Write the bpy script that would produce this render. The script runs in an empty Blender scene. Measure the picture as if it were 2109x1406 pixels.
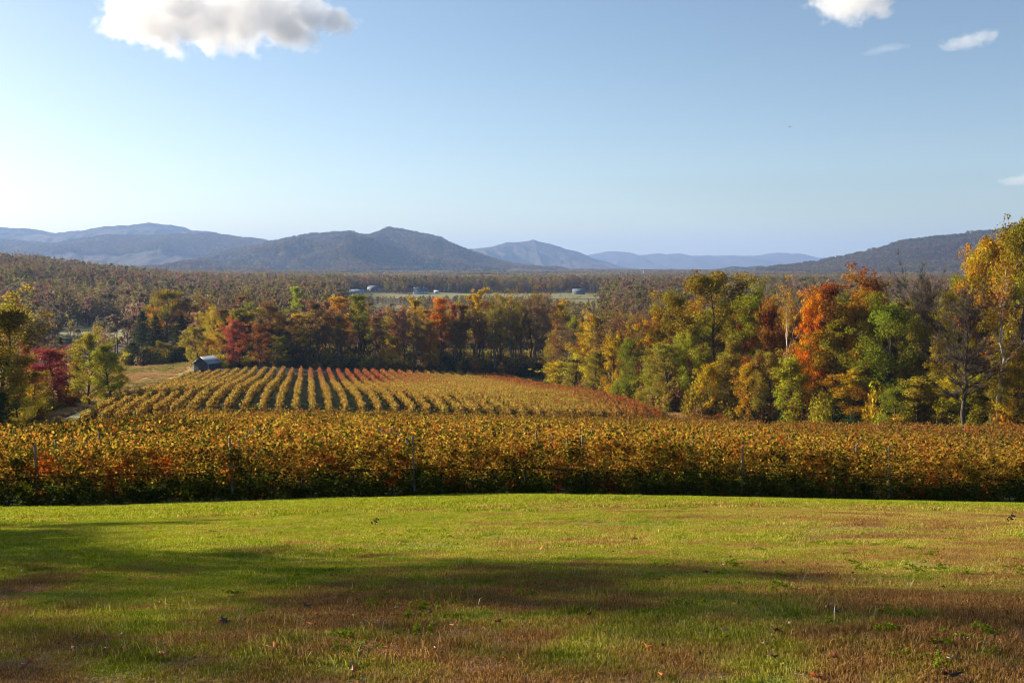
import bpy, math, random
import numpy as np
from mathutils import Vector, noise as mnoise

R = math.radians
rng = np.random.default_rng(7)
random.seed(7)
sc = bpy.context.scene
COL = sc.collection

# ------------------------------------------------------------------ camera
PITCH = math.atan(152 / 2050.4)
FPX = 2050.4
cam_d = bpy.data.cameras.new('camera')
cam_d.lens = 35.0
cam_d.sensor_width = 36.0
cam_d.clip_start = 0.1
cam_d.clip_end = 60000
cam = bpy.data.objects.new('camera', cam_d)
COL.objects.link(cam)
cam.location = (0, 0, 0)
cam.rotation_euler = (math.pi / 2 - PITCH, 0, 0)
sc.camera = cam

# ------------------------------------------------------------------ light
SUN_AZ = R(-59)          # measured from the viewing direction, negative = left
SUN_EL = R(17.5)
sun_dir = Vector((math.sin(SUN_AZ) * math.cos(SUN_EL), math.cos(SUN_AZ) * math.cos(SUN_EL), math.sin(SUN_EL)))
sd = bpy.data.lights.new('sun', 'SUN')
sd.energy = 5.0
sd.angle = R(0.5)
sd.color = (1.0, 0.86, 0.66)
sun = bpy.data.objects.new('sun', sd)
COL.objects.link(sun)
sun.rotation_euler = sun_dir.to_track_quat('Z', 'Y').to_euler()

w = bpy.data.worlds.new('World')
sc.world = w
w.use_nodes = True
wn = w.node_tree
wn.nodes.clear()
wo = wn.nodes.new('ShaderNodeOutputWorld')
wb = wn.nodes.new('ShaderNodeBackground')
sk = wn.nodes.new('ShaderNodeTexSky')
sk.sky_type = 'NISHITA'
sk.sun_disc = False
sk.sun_elevation = SUN_EL
sk.sun_rotation = SUN_AZ
sk.air_density = 0.9
sk.dust_density = 0.6
sk.ozone_density = 1.3
sk.altitude = 200
wb.inputs[1].default_value = 0.054
wn.links.new(sk.outputs[0], wb.inputs[0])
wn.links.new(wb.outputs[0], wo.inputs[0])

sc.view_settings.view_transform = 'Standard'
sc.view_settings.look = 'None'
sc.view_settings.exposure = 1.5
sc.view_settings.gamma = 1.0
sc.view_settings.use_curve_mapping = False
sc.render.engine = 'CYCLES'
cy = sc.cycles
cy.use_denoising = True
cy.pixel_filter_type = 'BLACKMAN_HARRIS'
cy.filter_width = 1.05
cy.max_bounces = 9
cy.diffuse_bounces = 2
cy.glossy_bounces = 2
cy.transmission_bounces = 3
cy.volume_bounces = 7
cy.transparent_max_bounces = 4
cy.caustics_reflective = False
cy.caustics_refractive = False
cy.volume_max_steps = 256

# ------------------------------------------------------------------ helpers
def at(px, py, Y):
    """world point seen at photo pixel (px,py) at forward distance Y"""
    xc = (px - 1054.5) / FPX
    yc = -(py - 703.0) / FPX
    dy = math.cos(PITCH) + yc * math.sin(PITCH)
    dz = -math.sin(PITCH) + yc * math.cos(PITCH)
    return xc / dy * Y, Y, dz / dy * Y

def xat(px, Y):
    return (px - 1054.5) / FPX * Y

A0 = R(11.6)
CA, SA = math.cos(A0), math.sin(A0)
def st(x, y):
    return x * CA + y * SA, -x * SA + y * CA
def xy(s, t):
    return s * CA - t * SA, s * SA + t * CA

def smooth_table(xs, ys, sig, lo, hi, n):
    g = np.linspace(lo, hi, n)
    v = np.interp(g, xs, ys)
    k = int(3 * sig / (g[1] - g[0])) + 1
    ker = np.exp(-0.5 * (np.arange(-k, k + 1) * (g[1] - g[0]) / sig) ** 2)
    ker /= ker.sum()
    vp = np.concatenate([np.full(k, v[0]), v, np.full(k, v[-1])])
    return g, np.convolve(vp, ker, mode='valid')

G1 = smooth_table([-60, 0, 4, 8, 15, 25, 37.7, 60], [-1.1, -1.5, -1.78, -2.62, -4.1, -6.1, -8.85, -12.0], 1.0, -60, 60, 1200)
G2 = smooth_table([30, 37.7, 100, 150, 165, 195, 249, 303, 318, 400, 520, 900],
                  [-7.4, -8.85, -17.6, -25.0, -25.4, -26.1, -30.6, -33.6, -34.3, -35.5, -33.5, -33], 7.0, 0, 900, 1800)
LN = ([-200, -60, -10.5, 7.7, 30, 60, 200], [-2.5, -.6, .35, 0, -1.45, -3.4, -8])
LF = ([-300, -100, -60, -36, -17, 7, 20, 38, 62, 120, 300], [-5, -3.5, -1.6, .3, 1.6, .6, 0, -1.0, -2.0, -2.6, 2])

def vnoise(x, y, seed=0.0):
    """cheap smooth pseudo noise in about [-1,1], vectorised"""
    v = (np.sin(x * 1.0 + 1.7 * np.sin(y * 0.73 + seed) + seed * 1.3) + np.sin(y * 1.13 + 1.3 * np.sin(x * 0.81 + 2.1 * seed))
         + 0.6 * np.sin(1.9 * x + 2.3 * y + seed * 3.1) + 0.5 * np.sin(2.7 * x - 1.7 * y + seed))
    return v / 3.1

def H(x, y):
    x = np.asarray(x, float); y = np.asarray(y, float)
    s, t = st(x, y)
    b = np.clip((t - 40) / 20, 0, 1)
    g = np.interp(t, *G1) * (1 - b) + np.interp(t, *G2) * b
    f = np.clip((t - 37) / 128, 0, 1)
    lat = np.interp(s, *LN) * (1 - f) + np.interp(s, *LF) * f
    farw = np.clip((t - 400) / 500, 0, 1)
    z = g + lat * (1 - farw)
    z = z + (0.05 * vnoise(x * .5, y * .5, 2) + 0.03 * vnoise(x * 1.4, y * 1.4, 5)) * np.clip(1 - t / 60, 0, 1)
    z = z + 0.35 * vnoise(x * .035, y * .03, 1) * np.clip((t - 60) / 60, 0, 1)
    z = z + farw * 3.0 * vnoise(x * .006, y * .007, 3)
    d = np.hypot(x, y)
    z = z + np.clip((d - 1700) / 2200, 0, 1) * (9 * vnoise(x * .0016, y * .003, 4) + 8 * vnoise(x * .0011, y * .0052, 8))
    # wooded hill on the left
    px = 1054.5 + x / np.maximum(y, 1) * FPX
    amp = np.interp(px, [-2500, -600, 0, 150, 300, 450, 620], [50, 46, 37, 26, 13, 4, 0])
    yc = 1450 + (px.clip(-600, 700)) * .35
    r = np.exp(-((y - yc) / np.where(y < yc, 340, 420)) ** 2)
    z = z + np.where(y > 200, amp * r + amp * .28 * np.exp(-((y - yc + 520) / 150) ** 2), 0)
    return z

def Hs(x, y):
    return float(H(x, y))

def mesh_np(name, verts, faces, mat=None, smooth=False, attrs=None):
    """faces: (M,k) int array, k=3 or 4;  attrs: {name: per-face float array}"""
    verts = np.asarray(verts, np.float32)
    faces = np.asarray(faces, np.int32)
    me = bpy.data.meshes.new(name)
    M, k = faces.shape
    me.vertices.add(len(verts))
    me.vertices.foreach_set('co', verts.ravel())
    me.loops.add(M * k)
    me.loops.foreach_set('vertex_index', faces.ravel())
    me.polygons.add(M)
    me.polygons.foreach_set('loop_start', np.arange(M, dtype=np.int32) * k)
    me.polygons.foreach_set('loop_total', np.full(M, k, np.int32))
    me.update(calc_edges=True)
    if smooth:
        me.polygons.foreach_set('use_smooth', np.ones(M, bool))
    if attrs:
        for an, av in attrs.items():
            a = me.attributes.new(an, 'FLOAT', 'FACE')
            a.data.foreach_set('value', np.asarray(av, np.float32))
    if mat:
        me.materials.append(mat)
    return me

def link(name, me, parent=None, loc=(0, 0, 0), rot=(0, 0, 0), scl=(1, 1, 1)):
    o = bpy.data.objects.new(name, me)
    COL.objects.link(o)
    o.location = loc
    o.rotation_euler = rot
    o.scale = scl
    if parent:
        o.parent = parent
    return o

def tag(o, label=None, cat=None, group=None, kind=None):
    if label: o['label'] = label
    if cat: o['category'] = cat
    if group: o['group'] = group
    if kind: o['kind'] = kind
    return o

def thing(name, label, cat, loc, rz=0, group=None):
    o = link(name, None, None, loc, (0, 0, rz))
    return tag(o, label, cat, group)

class MB:
    """collect boxes and tubes, build one mesh"""
    def __init__(s): s.v = []; s.q = []; s.n = 0
    def add(s, v, q):
        s.v.append(np.asarray(v, float)); s.q.append(np.asarray(q, int) + s.n); s.n += len(v)
    def box(s, x0, x1, y0, y1, z0, z1):
        v = [(x, y, z) for z in (z0, z1) for y in (y0, y1) for x in (x0, x1)]
        q = [(0, 2, 3, 1), (4, 5, 7, 6), (0, 1, 5, 4), (2, 6, 7, 3), (0, 4, 6, 2), (1, 3, 7, 5)]
        s.add(v, q)
    def tube(s, pts, rad, k=5):
        pts = np.asarray(pts, float); n = len(pts)
        rad = np.broadcast_to(np.asarray(rad, float), (n,))
        d = np.gradient(pts, axis=0)
        d /= np.linalg.norm(d, axis=1)[:, None] + 1e-9
        ref = np.array([0.31, 0.95, 0.05]) if abs(d[0][2]) > .8 else np.array([0.05, 0.1, 1.0])
        a = np.cross(d, ref); a /= np.linalg.norm(a, axis=1)[:, None] + 1e-9
        b = np.cross(d, a)
        th = np.arange(k) * 2 * math.pi / k
        ring = pts[:, None, :] + rad[:, None, None] * (np.cos(th)[None, :, None] * a[:, None, :] + np.sin(th)[None, :, None] * b[:, None, :])
        v = ring.reshape(-1, 3)
        i = np.arange(n - 1)[:, None] * k; j = np.arange(k)[None, :]; j2 = (j + 1) % k
        q = np.stack([i + j, i + j2, i + k + j2, i + k + j], -1).reshape(-1, 4)
        s.add(v, q)
        if k >= 4:
            c = [(n - 1) * k + x for x in range(4)] if k == 4 else [(n - 1) * k, (n - 1) * k + 1, (n - 1) * k + 2, (n - 1) * k + k // 2 + 1]
            s.q.append(np.asarray([c]) + s.n - len(v))
    def mesh(s, name, mat, smooth=False):
        return mesh_np(name, np.concatenate(s.v), np.concatenate(s.q), mat, smooth)

# ------------------------------------------------------------------ materials
def new_mat(name):
    m = bpy.data.materials.new(name)
    m.use_nodes = True
    m.node_tree.nodes.clear()
    return m, m.node_tree

class NT:
    """tiny node builder"""
    def __init__(s, nt): s.nt = nt
    def n(s, typ, **kw):
        nd = s.nt.nodes.new(typ)
        for k, v in kw.items(): setattr(nd, k, v)
        return nd
    def l(s, a, b): s.nt.links.new(a, b)
    def val(s, x, sock):
        if hasattr(x, 'links') or isinstance(x, bpy.types.NodeSocket): s.l(x, sock)
        else: sock.default_value = x
    def math(s, op, a, b=0.0, c=None, clamp=False):
        nd = s.n('ShaderNodeMath', operation=op, use_clamp=clamp)
        s.val(a, nd.inputs[0]); s.val(b, nd.inputs[1])
        if c is not None: s.val(c, nd.inputs[2])
        return nd.outputs[0]
    def mix(s, f, a, b):
        nd = s.n('ShaderNodeMix', data_type='RGBA')
        s.val(f, nd.inputs[0])
        for x, sock in ((a, nd.inputs[6]), (b, nd.inputs[7])):
            if isinstance(x, (tuple, list)): sock.default_value = (*x[:3], 1)
            else: s.l(x, sock)
        return nd.outputs[2]
    def noise(s, vec, scale, detail=2, rough=.55):
        nd = s.n('ShaderNodeTexNoise')
        if vec is not None: s.l(vec, nd.inputs['Vector'])
        nd.inputs['Scale'].default_value = scale
        nd.inputs['Detail'].default_value = detail
        nd.inputs['Roughness'].default_value = rough
        return nd.outputs['Fac']
    def ramp(s, f, lo, hi, a=0.0, b=1.0):
        nd = s.n('ShaderNodeMapRange', clamp=True)
        s.l(f, nd.inputs[0])
        nd.inputs[1].default_value = lo; nd.inputs[2].default_value = hi
        nd.inputs[3].default_value = a; nd.inputs[4].default_value = b
        return nd.outputs[0]
    def attr(s, name, typ='GEOMETRY', out='Fac'):
        nd = s.n('ShaderNodeAttribute', attribute_name=name, attribute_type=typ)
        return nd.outputs[out]
    def pos(s):
        return s.n('ShaderNodeNewGeometry').outputs['Position']
    def hsv(s, col, h, sat, v):
        nd = s.n('ShaderNodeHueSaturation')
        s.val(h, nd.inputs['Hue']); s.val(sat, nd.inputs['Saturation']); s.val(v, nd.inputs['Value'])
        s.l(col, nd.inputs['Color'])
        return nd.outputs[0]
    def leaf_out(s, col, trans=.45, gloss=.0):
        d = s.n('ShaderNodeBsdfDiffuse'); t = s.n('ShaderNodeBsdfTranslucent')
        s.l(col, d.inputs[0]); s.l(col, t.inputs[0])
        m = s.n('ShaderNodeMixShader'); m.inputs[0].default_value = trans
        s.l(d.outputs[0], m.inputs[1]); s.l(t.outputs[0], m.inputs[2])
        res = m.outputs[0]
        if gloss:
            g = s.n('ShaderNodeBsdfGlossy'); g.inputs['Roughness'].default_value = .38
            m2 = s.n('ShaderNodeMixShader'); m2.inputs[0].default_value = gloss
            s.l(res, m2.inputs[1]); s.l(g.outputs[0], m2.inputs[2]); res = m2.outputs[0]
        o = s.n('ShaderNodeOutputMaterial'); s.l(res, o.inputs[0])
    def diff_out(s, col, rough=.9, bump=None, bdist=.05, bstr=1.0, spec=.2, metal=0.0):
        p = s.n('ShaderNodeBsdfPrincipled')
        if isinstance(col, (tuple, list)): p.inputs['Base Color'].default_value = (*col[:3], 1)
        else: s.l(col, p.inputs['Base Color'])
        p.inputs['Roughness'].default_value = rough
        p.inputs['Specular IOR Level'].default_value = spec
        p.inputs['Metallic'].default_value = metal
        if bump is not None:
            b = s.n('ShaderNodeBump'); b.inputs['Distance'].default_value = bdist; b.inputs['Strength'].default_value = bstr
            s.l(bump, b.inputs['Height']); s.l(b.outputs[0], p.inputs['Normal'])
        o = s.n('ShaderNodeOutputMaterial'); s.l(p.outputs[0], o.inputs[0])

def tree_leaf_mat(name, src):
    """src: 'object' = object colour, 'instancer' = tint attribute on the scattered points"""
    m, nt = new_mat(name); b = NT(nt)
    if src == 'object':
        oi = b.n('ShaderNodeObjectInfo'); base = oi.outputs['Color']; rnd_o = oi.outputs['Random']
    else:
        base = b.attr('tint', 'INSTANCER', 'Color'); rnd_o = b.n('ShaderNodeObjectInfo').outputs['Random']
    r = b.attr('rnd'); cl = b.attr('clump')
    p = b.pos()
    n1 = b.noise(p, .22 if src == 'object' else .1, 2)
    hue = b.math('ADD', b.math('MULTIPLY', b.math('SUBTRACT', n1, .5), .09),
                 b.math('ADD', b.math('MULTIPLY', b.math('SUBTRACT', r, .5), .055), b.math('MULTIPLY', b.math('SUBTRACT', cl, .5), .045)))
    hue = b.math('ADD', hue, .5)
    v = b.math('ADD', b.math('MULTIPLY', r, .85), b.math('ADD', b.math('MULTIPLY', cl, .45), .35))
    if src != 'object':
        v = b.math('ADD', b.math('MULTIPLY', r, .35), b.math('ADD', b.math('MULTIPLY', cl, .25), .65))
    col = b.hsv(base, hue, 1.0, v)
    b.leaf_out(col, .50)
    return m

M = {}
M['leaf'] = tree_leaf_mat('tree_leaves', 'object')
M['leaf_far'] = tree_leaf_mat('far_tree_leaves', 'instancer')

def bark_mat(name, c1, c2):
    m, nt = new_mat(name); b = NT(nt)
    p = b.pos()
    n = b.noise(p, 2.5, 4, .7)
    col = b.mix(b.ramp(n, .35, .65), c1, c2)
    b.diff_out(col, .95, n, .06)
    return m
M['bark'] = bark_mat('bark', (.045, .033, .024), (.12, .09, .065))
M['bark_pale'] = bark_mat('pale_bark', (.30, .25, .19), (.62, .55, .44))
M['bark_grey'] = bark_mat('grey_bark', (.10, .075, .055), (.23, .18, .14))

def vine_mat():
    m, nt = new_mat('vine_leaves'); b = NT(nt)
    oi = b.n('ShaderNodeObjectInfo')
    r = b.attr('rnd'); cl = b.attr('clump')
    p = b.pos()
    n1 = b.noise(p, .55, 3, .65)
    n2 = b.noise(p, .06, 2)
    # green leaves survive in clumps, the others have turned
    f = b.math('ADD', b.math('MULTIPLY', n1, 1.3), b.math('MULTIPLY', r, .5))
    f = b.math('ADD', f, b.math('MULTIPLY', n2, .3))
    f = b.math('SUBTRACT', f, b.ramp(b.attr('hz'), .45, 1.2, .5, 0))  # low leaves stay green; the dark mix also paints in the row's lower shade
    f = b.math('ADD', f, b.math('MULTIPLY', b.math('SUBTRACT', 1.0, oi.outputs['Alpha']), .22))
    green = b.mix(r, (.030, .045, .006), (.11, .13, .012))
    turned = b.hsv(oi.outputs['Color'], b.math('ADD', b.math('MULTIPLY', b.math('SUBTRACT', cl, .5), .07), .5), 1.0,
                   b.math('ADD', b.math('MULTIPLY', r, .9), .45))
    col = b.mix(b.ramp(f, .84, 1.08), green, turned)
    # a few leaves red
    col = b.mix(b.ramp(b.math('ADD', b.noise(p, .8, 1), b.math('MULTIPLY', cl, .25)), .78, .86, 0, .75), col, (.42, .07, .012))
    b.leaf_out(col, .46)
    return m
M['vine'] = vine_mat()

def zone_nodes(b):
    """s,t sockets of the slope coordinates"""
    p = b.pos()
    sp = b.n('ShaderNodeSeparateXYZ'); b.l(p, sp.inputs[0])
    X, Y = sp.outputs[0], sp.outputs[1]
    return p, X, Y

def lawn_colour(b, r=None):
    p, X, Y = zone_nodes(b)
    n1 = b.noise(p, .55, 3, .6)
    n2 = b.noise(p, 2.2, 3, .65)
    n3 = b.noise(p, .16, 2, .5)
    # dryness: towards the camera and on the right the sward is dry, along the vines it is green
    near = b.ramp(Y, 4.5, 12, .18, .0)
    right = b.math('MULTIPLY', b.ramp(X, -2.5, 5, 0, .17), b.ramp(Y, 22, 27, 1, 0))
    dry = b.math('ADD', near, right)
    dry = b.math('SUBTRACT', dry, b.ramp(Y, 20, 30, 0, .16))
    dry = b.math('ADD', dry, b.math('ADD', b.math('MULTIPLY', n1, .62), b.math('MULTIPLY', n2, .60)))
    dry = b.math('ADD', dry, b.math('MULTIPLY', n3, .4))
    if r is not None: dry = b.math('ADD', dry, b.math('MULTIPLY', r, .16))
    else: dry = b.math('ADD', dry, .08)
    dryf = b.ramp(dry, .90, 1.12)
    green = b.mix(b.ramp(n2, .3, .7), (.23, .28, .009), (.43, .44, .014))
    tan = b.mix(b.ramp(b.noise(p, 1.1, 2), .4, .6), (.50, .38, .07), (.42, .26, .06))
    red = b.mix(b.ramp(b.math('ADD', n1, b.ramp(Y, 4, 11, .22, 0)), .52, .68), tan, (.33, .17, .05))
    return b.mix(dryf, green, red), p

m, nt = new_mat('lawn_soil'); b = NT(nt)
c, p = lawn_colour(b)
c = b.hsv(c, .49, .9, .55)
b.diff_out(c, .95, b.noise(p, 18, 4, .7), .04)
M['lawn'] = m

m, nt = new_mat('grass_blades'); b = NT(nt)
r = b.attr('rnd')
c, p = lawn_colour(b, r)
c = b.hsv(c, b.math('ADD', b.math('MULTIPLY', r, .03), .485), b.ramp(r, .0, 1, 1.1, .85), b.math('ADD', b.math('MULTIPLY', r, 1.0), .45))
b.leaf_out(c, .42)
M['grass'] = m

m, nt = new_mat('vineyard_grass'); b = NT(nt)
p = b.pos()
n = b.noise(p, .35, 4, .65); n2 = b.noise(p, 3.0, 4, .7)
c = b.mix(b.ramp(n, .4, .6), (.030, .052, .006), (.060, .075, .010))
c = b.mix(b.ramp(n2, .55, .75), c, (.08, .055, .02))
b.diff_out(c, .95, n2, .15)
M['vineyard_floor'] = m

m, nt = new_mat('meadow_grass'); b = NT(nt)
p = b.pos()
mp = b.n('ShaderNodeMapping'); b.l(p, mp.inputs[0]); mp.inputs['Scale'].default_value = (.5, 1.6, 1)
n = b.noise(mp.outputs[0], .07, 4, .6); n2 = b.noise(p, 1.5, 4, .7)
c = b.mix(b.ramp(n, .36, .50), (.30, .28, .06), (.52, .33, .14))
c = b.mix(b.ramp(n2, .35, .75, 0, .5), c, (.14, .12, .03))
b.diff_out(c, .95, n2, .3)
M['meadow'] = m

m, nt = new_mat('track_grass'); b = NT(nt)
p = b.pos()
n = b.noise(p, .5, 4, .7)
c = b.mix(b.ramp(n, .4, .62), (.10, .14, .02), (.24, .17, .06))
b.diff_out(c, .95, n, .1)
M['track'] = m

m, nt = new_mat('valley_ground'); b = NT(nt)
p = b.pos()
n = b.noise(p, .02, 5, .65); n2 = b.noise(p, .004, 3, .5)
c = b.mix(b.ramp(n, .35, .65), (.055, .042, .022), (.10, .065, .035))
c = b.mix(b.ramp(n2, .5, .62, 0, .5), c, (.05, .055, .02))
b.diff_out(c, .98, n, 3.0)
M['ground'] = m

m, nt = new_mat('pasture'); b = NT(nt)
p = b.pos()
n = b.noise(p, .02, 4, .6)
c = b.mix(b.ramp(n, .35, .65), (.17, .18, .045), (.20, .17, .07))
b.diff_out(c, .98)
M['pasture'] = m

def mountain_mat(name, c1, c2, c3, sc1):
    m, nt = new_mat(name); b = NT(nt)
    p = b.pos()
    n = b.noise(p, sc1, 6, .7); n2 = b.noise(p, sc1 * .12, 3, .6)
    vo = b.n('ShaderNodeTexVoronoi'); b.l(p, vo.inputs['Vector']); vo.inputs['Scale'].default_value = .055
    c = b.mix(b.ramp(n, .38, .62), c1, c2)
    c = b.mix(b.ramp(n2, .45, .62), c, c3)
    h = b.math('SUBTRACT', b.math('MULTIPLY', n, 1.2), b.math('MULTIPLY', vo.outputs['Distance'], .5))
    b.diff_out(c, 1.0, h, 14.0)
    return m
M['mtn'] = mountain_mat('mountain_forest', (.035, .022, .016), (.09, .050, .030), (.03, .030, .018), .02)

def plain(name, col, rough=.6, bump=0, spec=.3, metal=0.0, var=.25, sc_=3.0):
    m, nt = new_mat(name); b = NT(nt)
    n = b.noise(b.pos(), sc_, 4, .65)
    c = b.mix(n, tuple(x * (1 - var) for x in col), tuple(min(1, x * (1 + var)) for x in col))
    b.diff_out(c, rough, n if bump else None, bump, 1.0, spec, metal)
    return m
M['post'] = plain('weathered_post', (.19, .155, .12), .9, .02, sc_=9)
M['wire'] = plain('wire', (.16, .15, .14), .6)
M['vine_wood'] = plain('vine_wood', (.055, .038, .026), .95, .03, sc_=12)
M['metal_roof'] = plain('metal_roof', (.30, .34, .40), .38, 0, .5, .35, .10, 1.2)
M['shed_board'] = plain('shed_board', (.045, .056, .066), .85, .01, sc_=2.5)
M['shed_trim'] = plain('shed_trim', (.20, .21, .22), .7)
M['white_wall'] = plain('white_wall', (.55, .56, .56), .7, var=.06)
M['white_roof'] = plain('white_roof', (.80, .80, .78), .6, var=.05)
M['grey_wall'] = plain('grey_wall', (.30, .31, .32), .8)
M['blue_roof'] = plain('blue_grey_roof', (.10, .13, .17), .6)
M['window_glass'] = plain('window_glass', (.03, .035, .04), .15, 0, .6)
M['steel'] = plain('galvanised_steel', (.45, .45, .44), .5, 0, .5)

# ------------------------------------------------------------------ ground sheets
def sheet(name, s0, s1, t0, t1, ds, dt, mat, lift, skirt=.6, edge=None):
    ss = np.arange(s0, s1 + ds * .5, ds); tt = np.arange(t0, t1 + dt * .5, dt)
    S, T = np.meshgrid(ss, tt)
    if edge is not None: S, T = edge(S, T)
    X, Y = xy(S, T)
    Z = H(X, Y) + lift
    Z[0, :] -= skirt; Z[-1, :] -= skirt; Z[:, 0] -= skirt; Z[:, -1] -= skirt
    nt_, ns = S.shape
    i = (np.arange(nt_ - 1)[:, None] * ns + np.arange(ns - 1)[None, :])
    q = np.stack([i, i + 1, i + ns + 1, i + ns], -1).reshape(-1, 4)
    me = mesh_np(name, np.stack([X, Y, Z], -1).reshape(-1, 3), q, mat, True)
    return tag(link(name, me), kind='structure')

sheet('lawn', -46, 64, -14, 36.2, .5, .5, M['lawn'], .0)
sheet('vineyard_floor', -37.8, 92, 36.0, 330, 2.0, 2.0, M['vineyard_floor'], -.02)
sheet('vineyard_verge', -112, -42, 36.0, 234, 2.0, 2.0, M['track'], -.04)
sheet('meadow', -122, -37, 232, 424, 2.0, 2.0, M['meadow'], -.02)
sheet('track', -42.2, -37.2, 104, 352, 1.0, 2.0, M['track'], .05)

def H_outer(x, y):
    s, t = st(np.asarray(x, float), np.asarray(y, float))
    z = H(x, y)
    def box(s0, s1, t0, t1, m_):
        a = np.minimum(np.minimum(s - s0, s1 - s), np.minimum(t - t0, t1 - t))
        return np.clip(a / m_, 0, 1)
    k = np.maximum(box(-46, 64, -14, 37, 1.5), box(-37.8, 92, 36, 330, 3))
    k = np.maximum(k, np.maximum(box(-112, -42, 36, 234, 3), box(-122, -37, 232, 424, 3)))
    return z - .05 - .7 * k

rr = np.concatenate([[0.0], np.geomspace(1.5, 20500, 300)])
aa = np.concatenate([np.linspace(-180, -60, 60, endpoint=False), np.linspace(-60, 60, 420, endpoint=False), np.linspace(60, 180, 60)])
RR, AA = np.meshgrid(rr, np.radians(aa))
X = RR * np.sin(AA); Y = RR * np.cos(AA)
Z = H_outer(X, Y)
n1_, n2_ = X.shape
i = (np.arange(n1_ - 1)[:, None] * n2_ + np.arange(n2_ - 1)[None, :])
q = np.stack([i, i + 1, i + n2_ + 1, i + n2_], -1).reshape(-1, 4)
tag(link('ground', mesh_np('ground', np.stack([X, Y, Z], -1).reshape(-1, 3), q, M['ground'], True)), kind='structure')

# pastures in the valley (patches lying on the ground, seen as pale green strips)
def pasture(px0, px1, Y0, Y1):
    us = np.linspace(px0, px1, 40); ys = np.linspace(Y0, Y1, 24)
    U, V = np.meshgrid(us, ys)
    V = V + 14 * np.sin(U * .05) * (V - Y0) / (Y1 - Y0)
    X = (U - 1054.5) / FPX * V
    Z = H(X, V) + .25
    n = 40
    i = (np.arange(23)[:, None] * n + np.arange(39)[None, :])
    q = np.stack([i, i + 1, i + n + 1, i + n], -1).reshape(-1, 4)
    tag(link('pasture', mesh_np('pasture', np.stack([X, V, Z], -1).reshape(-1, 3), q, M['pasture'], True)), kind='structure')
PASTURES = [(850, 1240, 1030, 1330), (725, 850, 1040, 1230), (120, 270, 500, 585), (560, 680, 600, 760), (1120, 1240, 800, 1000), (760, 850, 700, 900)]
for a in PASTURES: pasture(*a)
def in_pasture(x, y):
    px = 1054.5 + x / y * FPX
    k = np.zeros(np.shape(x), bool)
    for a in PASTURES: k |= (px > a[0]) & (px < a[1]) & (y > a[2] - 4) & (y < a[3])
    return k

# ------------------------------------------------------------------ mountains
def ridged(x, y, sc_, seed):
    v = 0; a = 1; tot = 0
    for o in range(5):
        f = sc_ * 2.03 ** o
        v = v + a * np.clip(1 - np.abs(vnoise(x * f + 13.1 * o, y * f + 7.7 * o, seed + o * 1.37)), 0, 1) ** 1.5
        tot += a; a *= .55
    return v / tot
MTN = []
def mountain(pts, D, wf, wb, seed, spur, nx=360, ny=70, rel=6.0):
    pts = np.array(pts, float)
    cx = (pts[:, 0] - 1054.5) / FPX * D
    cz = (551 - pts[:, 1]) / FPX * D
    x = np.linspace(cx[0], cx[-1], nx)
    v = np.concatenate([np.linspace(-1, 0, ny), np.linspace(0, 1, ny // 3)[1:]])
    jag = lambda X_: (3.2 * vnoise(X_ / D * 95, seed + X_ * 0, seed) + 1.8 * vnoise(X_ / D * 260, seed + X_ * 0, seed + 2)) / FPX * D * .75
    base = -36.0
    def height(X_, V_):
        dep = np.where(V_ < 0, V_ * wf, V_ * wb)
        Yw = D + dep
        cr = np.interp(X_, cx, cz) + jag(X_)
        h = np.clip((cr - base), 0, None)
        prof = np.clip(1 - np.abs(V_), 0, 1)
        sm = prof * prof * (3 - 2 * prof)
        rn = ridged(X_ + .35 * Yw, Yw * .32, spur * 1.7, seed)
        k = sm * (1 + (rn - .66) * rel * (1 - sm) * (1 - .3 * prof))
        small = (ridged(X_, Yw, spur * 9, seed + 5) - .6) * h * .035
        z_ = base + h * np.clip(k, 0, 1.0) + small * (prof > 0)
        lim = (np.interp(X_ * D / Yw, cx, cz) + jag(X_ * D / Yw)) * Yw / D * .93 - 6
        z_ = np.where((V_ < -.05), np.minimum(z_, np.maximum(lim, base)), z_)
        return z_, Yw
    XX, VV = np.meshgrid(x, v)
    ZZ, YY = height(XX, VV)
    n = nx
    i = (np.arange(len(v) - 1)[:, None] * n + np.arange(n - 1)[None, :])
    q = np.stack([i, i + 1, i + n + 1, i + n], -1).reshape(-1, 4)
    o = link('mountain', mesh_np('mountain', np.stack([XX, YY, ZZ], -1).reshape(-1, 3), q, M['mtn'], True))
    tag(o, kind='structure')
    MTN.append((height, x[0], x[-1], D))
    return height

mountain([(-500, 500), (-250, 485), (-100, 478), (0, 470), (60, 473), (110, 481), (170, 478), (240, 468), (290, 464), (318, 461), (350, 466), (375, 468), (400, 477), (430, 476), (470, 488), (520, 500), (600, 520), (700, 552)], 11200, 3000, 3000, 1.0, .0011, rel=1.8)
mB = mountain([(-600, 520), (-200, 505), (0, 499), (60, 504), (108, 511), (150, 502), (215, 494), (290, 491), (370, 491), (440, 487), (520, 499), (575, 504), (650, 515), (760, 548), (800, 556)], 8600, 2600, 1500, 2.0, .0016, rel=2.0)
mC = mountain([(330, 556), (420, 535), (480, 522), (555, 506), (580, 502), (610, 495), (650, 489), (700, 485), (722, 483), (748, 492), (768, 489), (805, 476), (830, 479), (870, 489), (910, 495), (935, 510), (970, 522), (1000, 536), (1040, 545), (1090, 552), (1150, 558)], 6600, 2500, 1500, 3.3, .0021)
mountain([(800, 556), (880, 535), (960, 514), (1000, 509), (1040, 501), (1065, 498), (1100, 496), (1130, 501), (1180, 516), (1230, 535), (1280, 548), (1330, 558)], 11500, 3000, 2000, 4.1, .0014)
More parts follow.
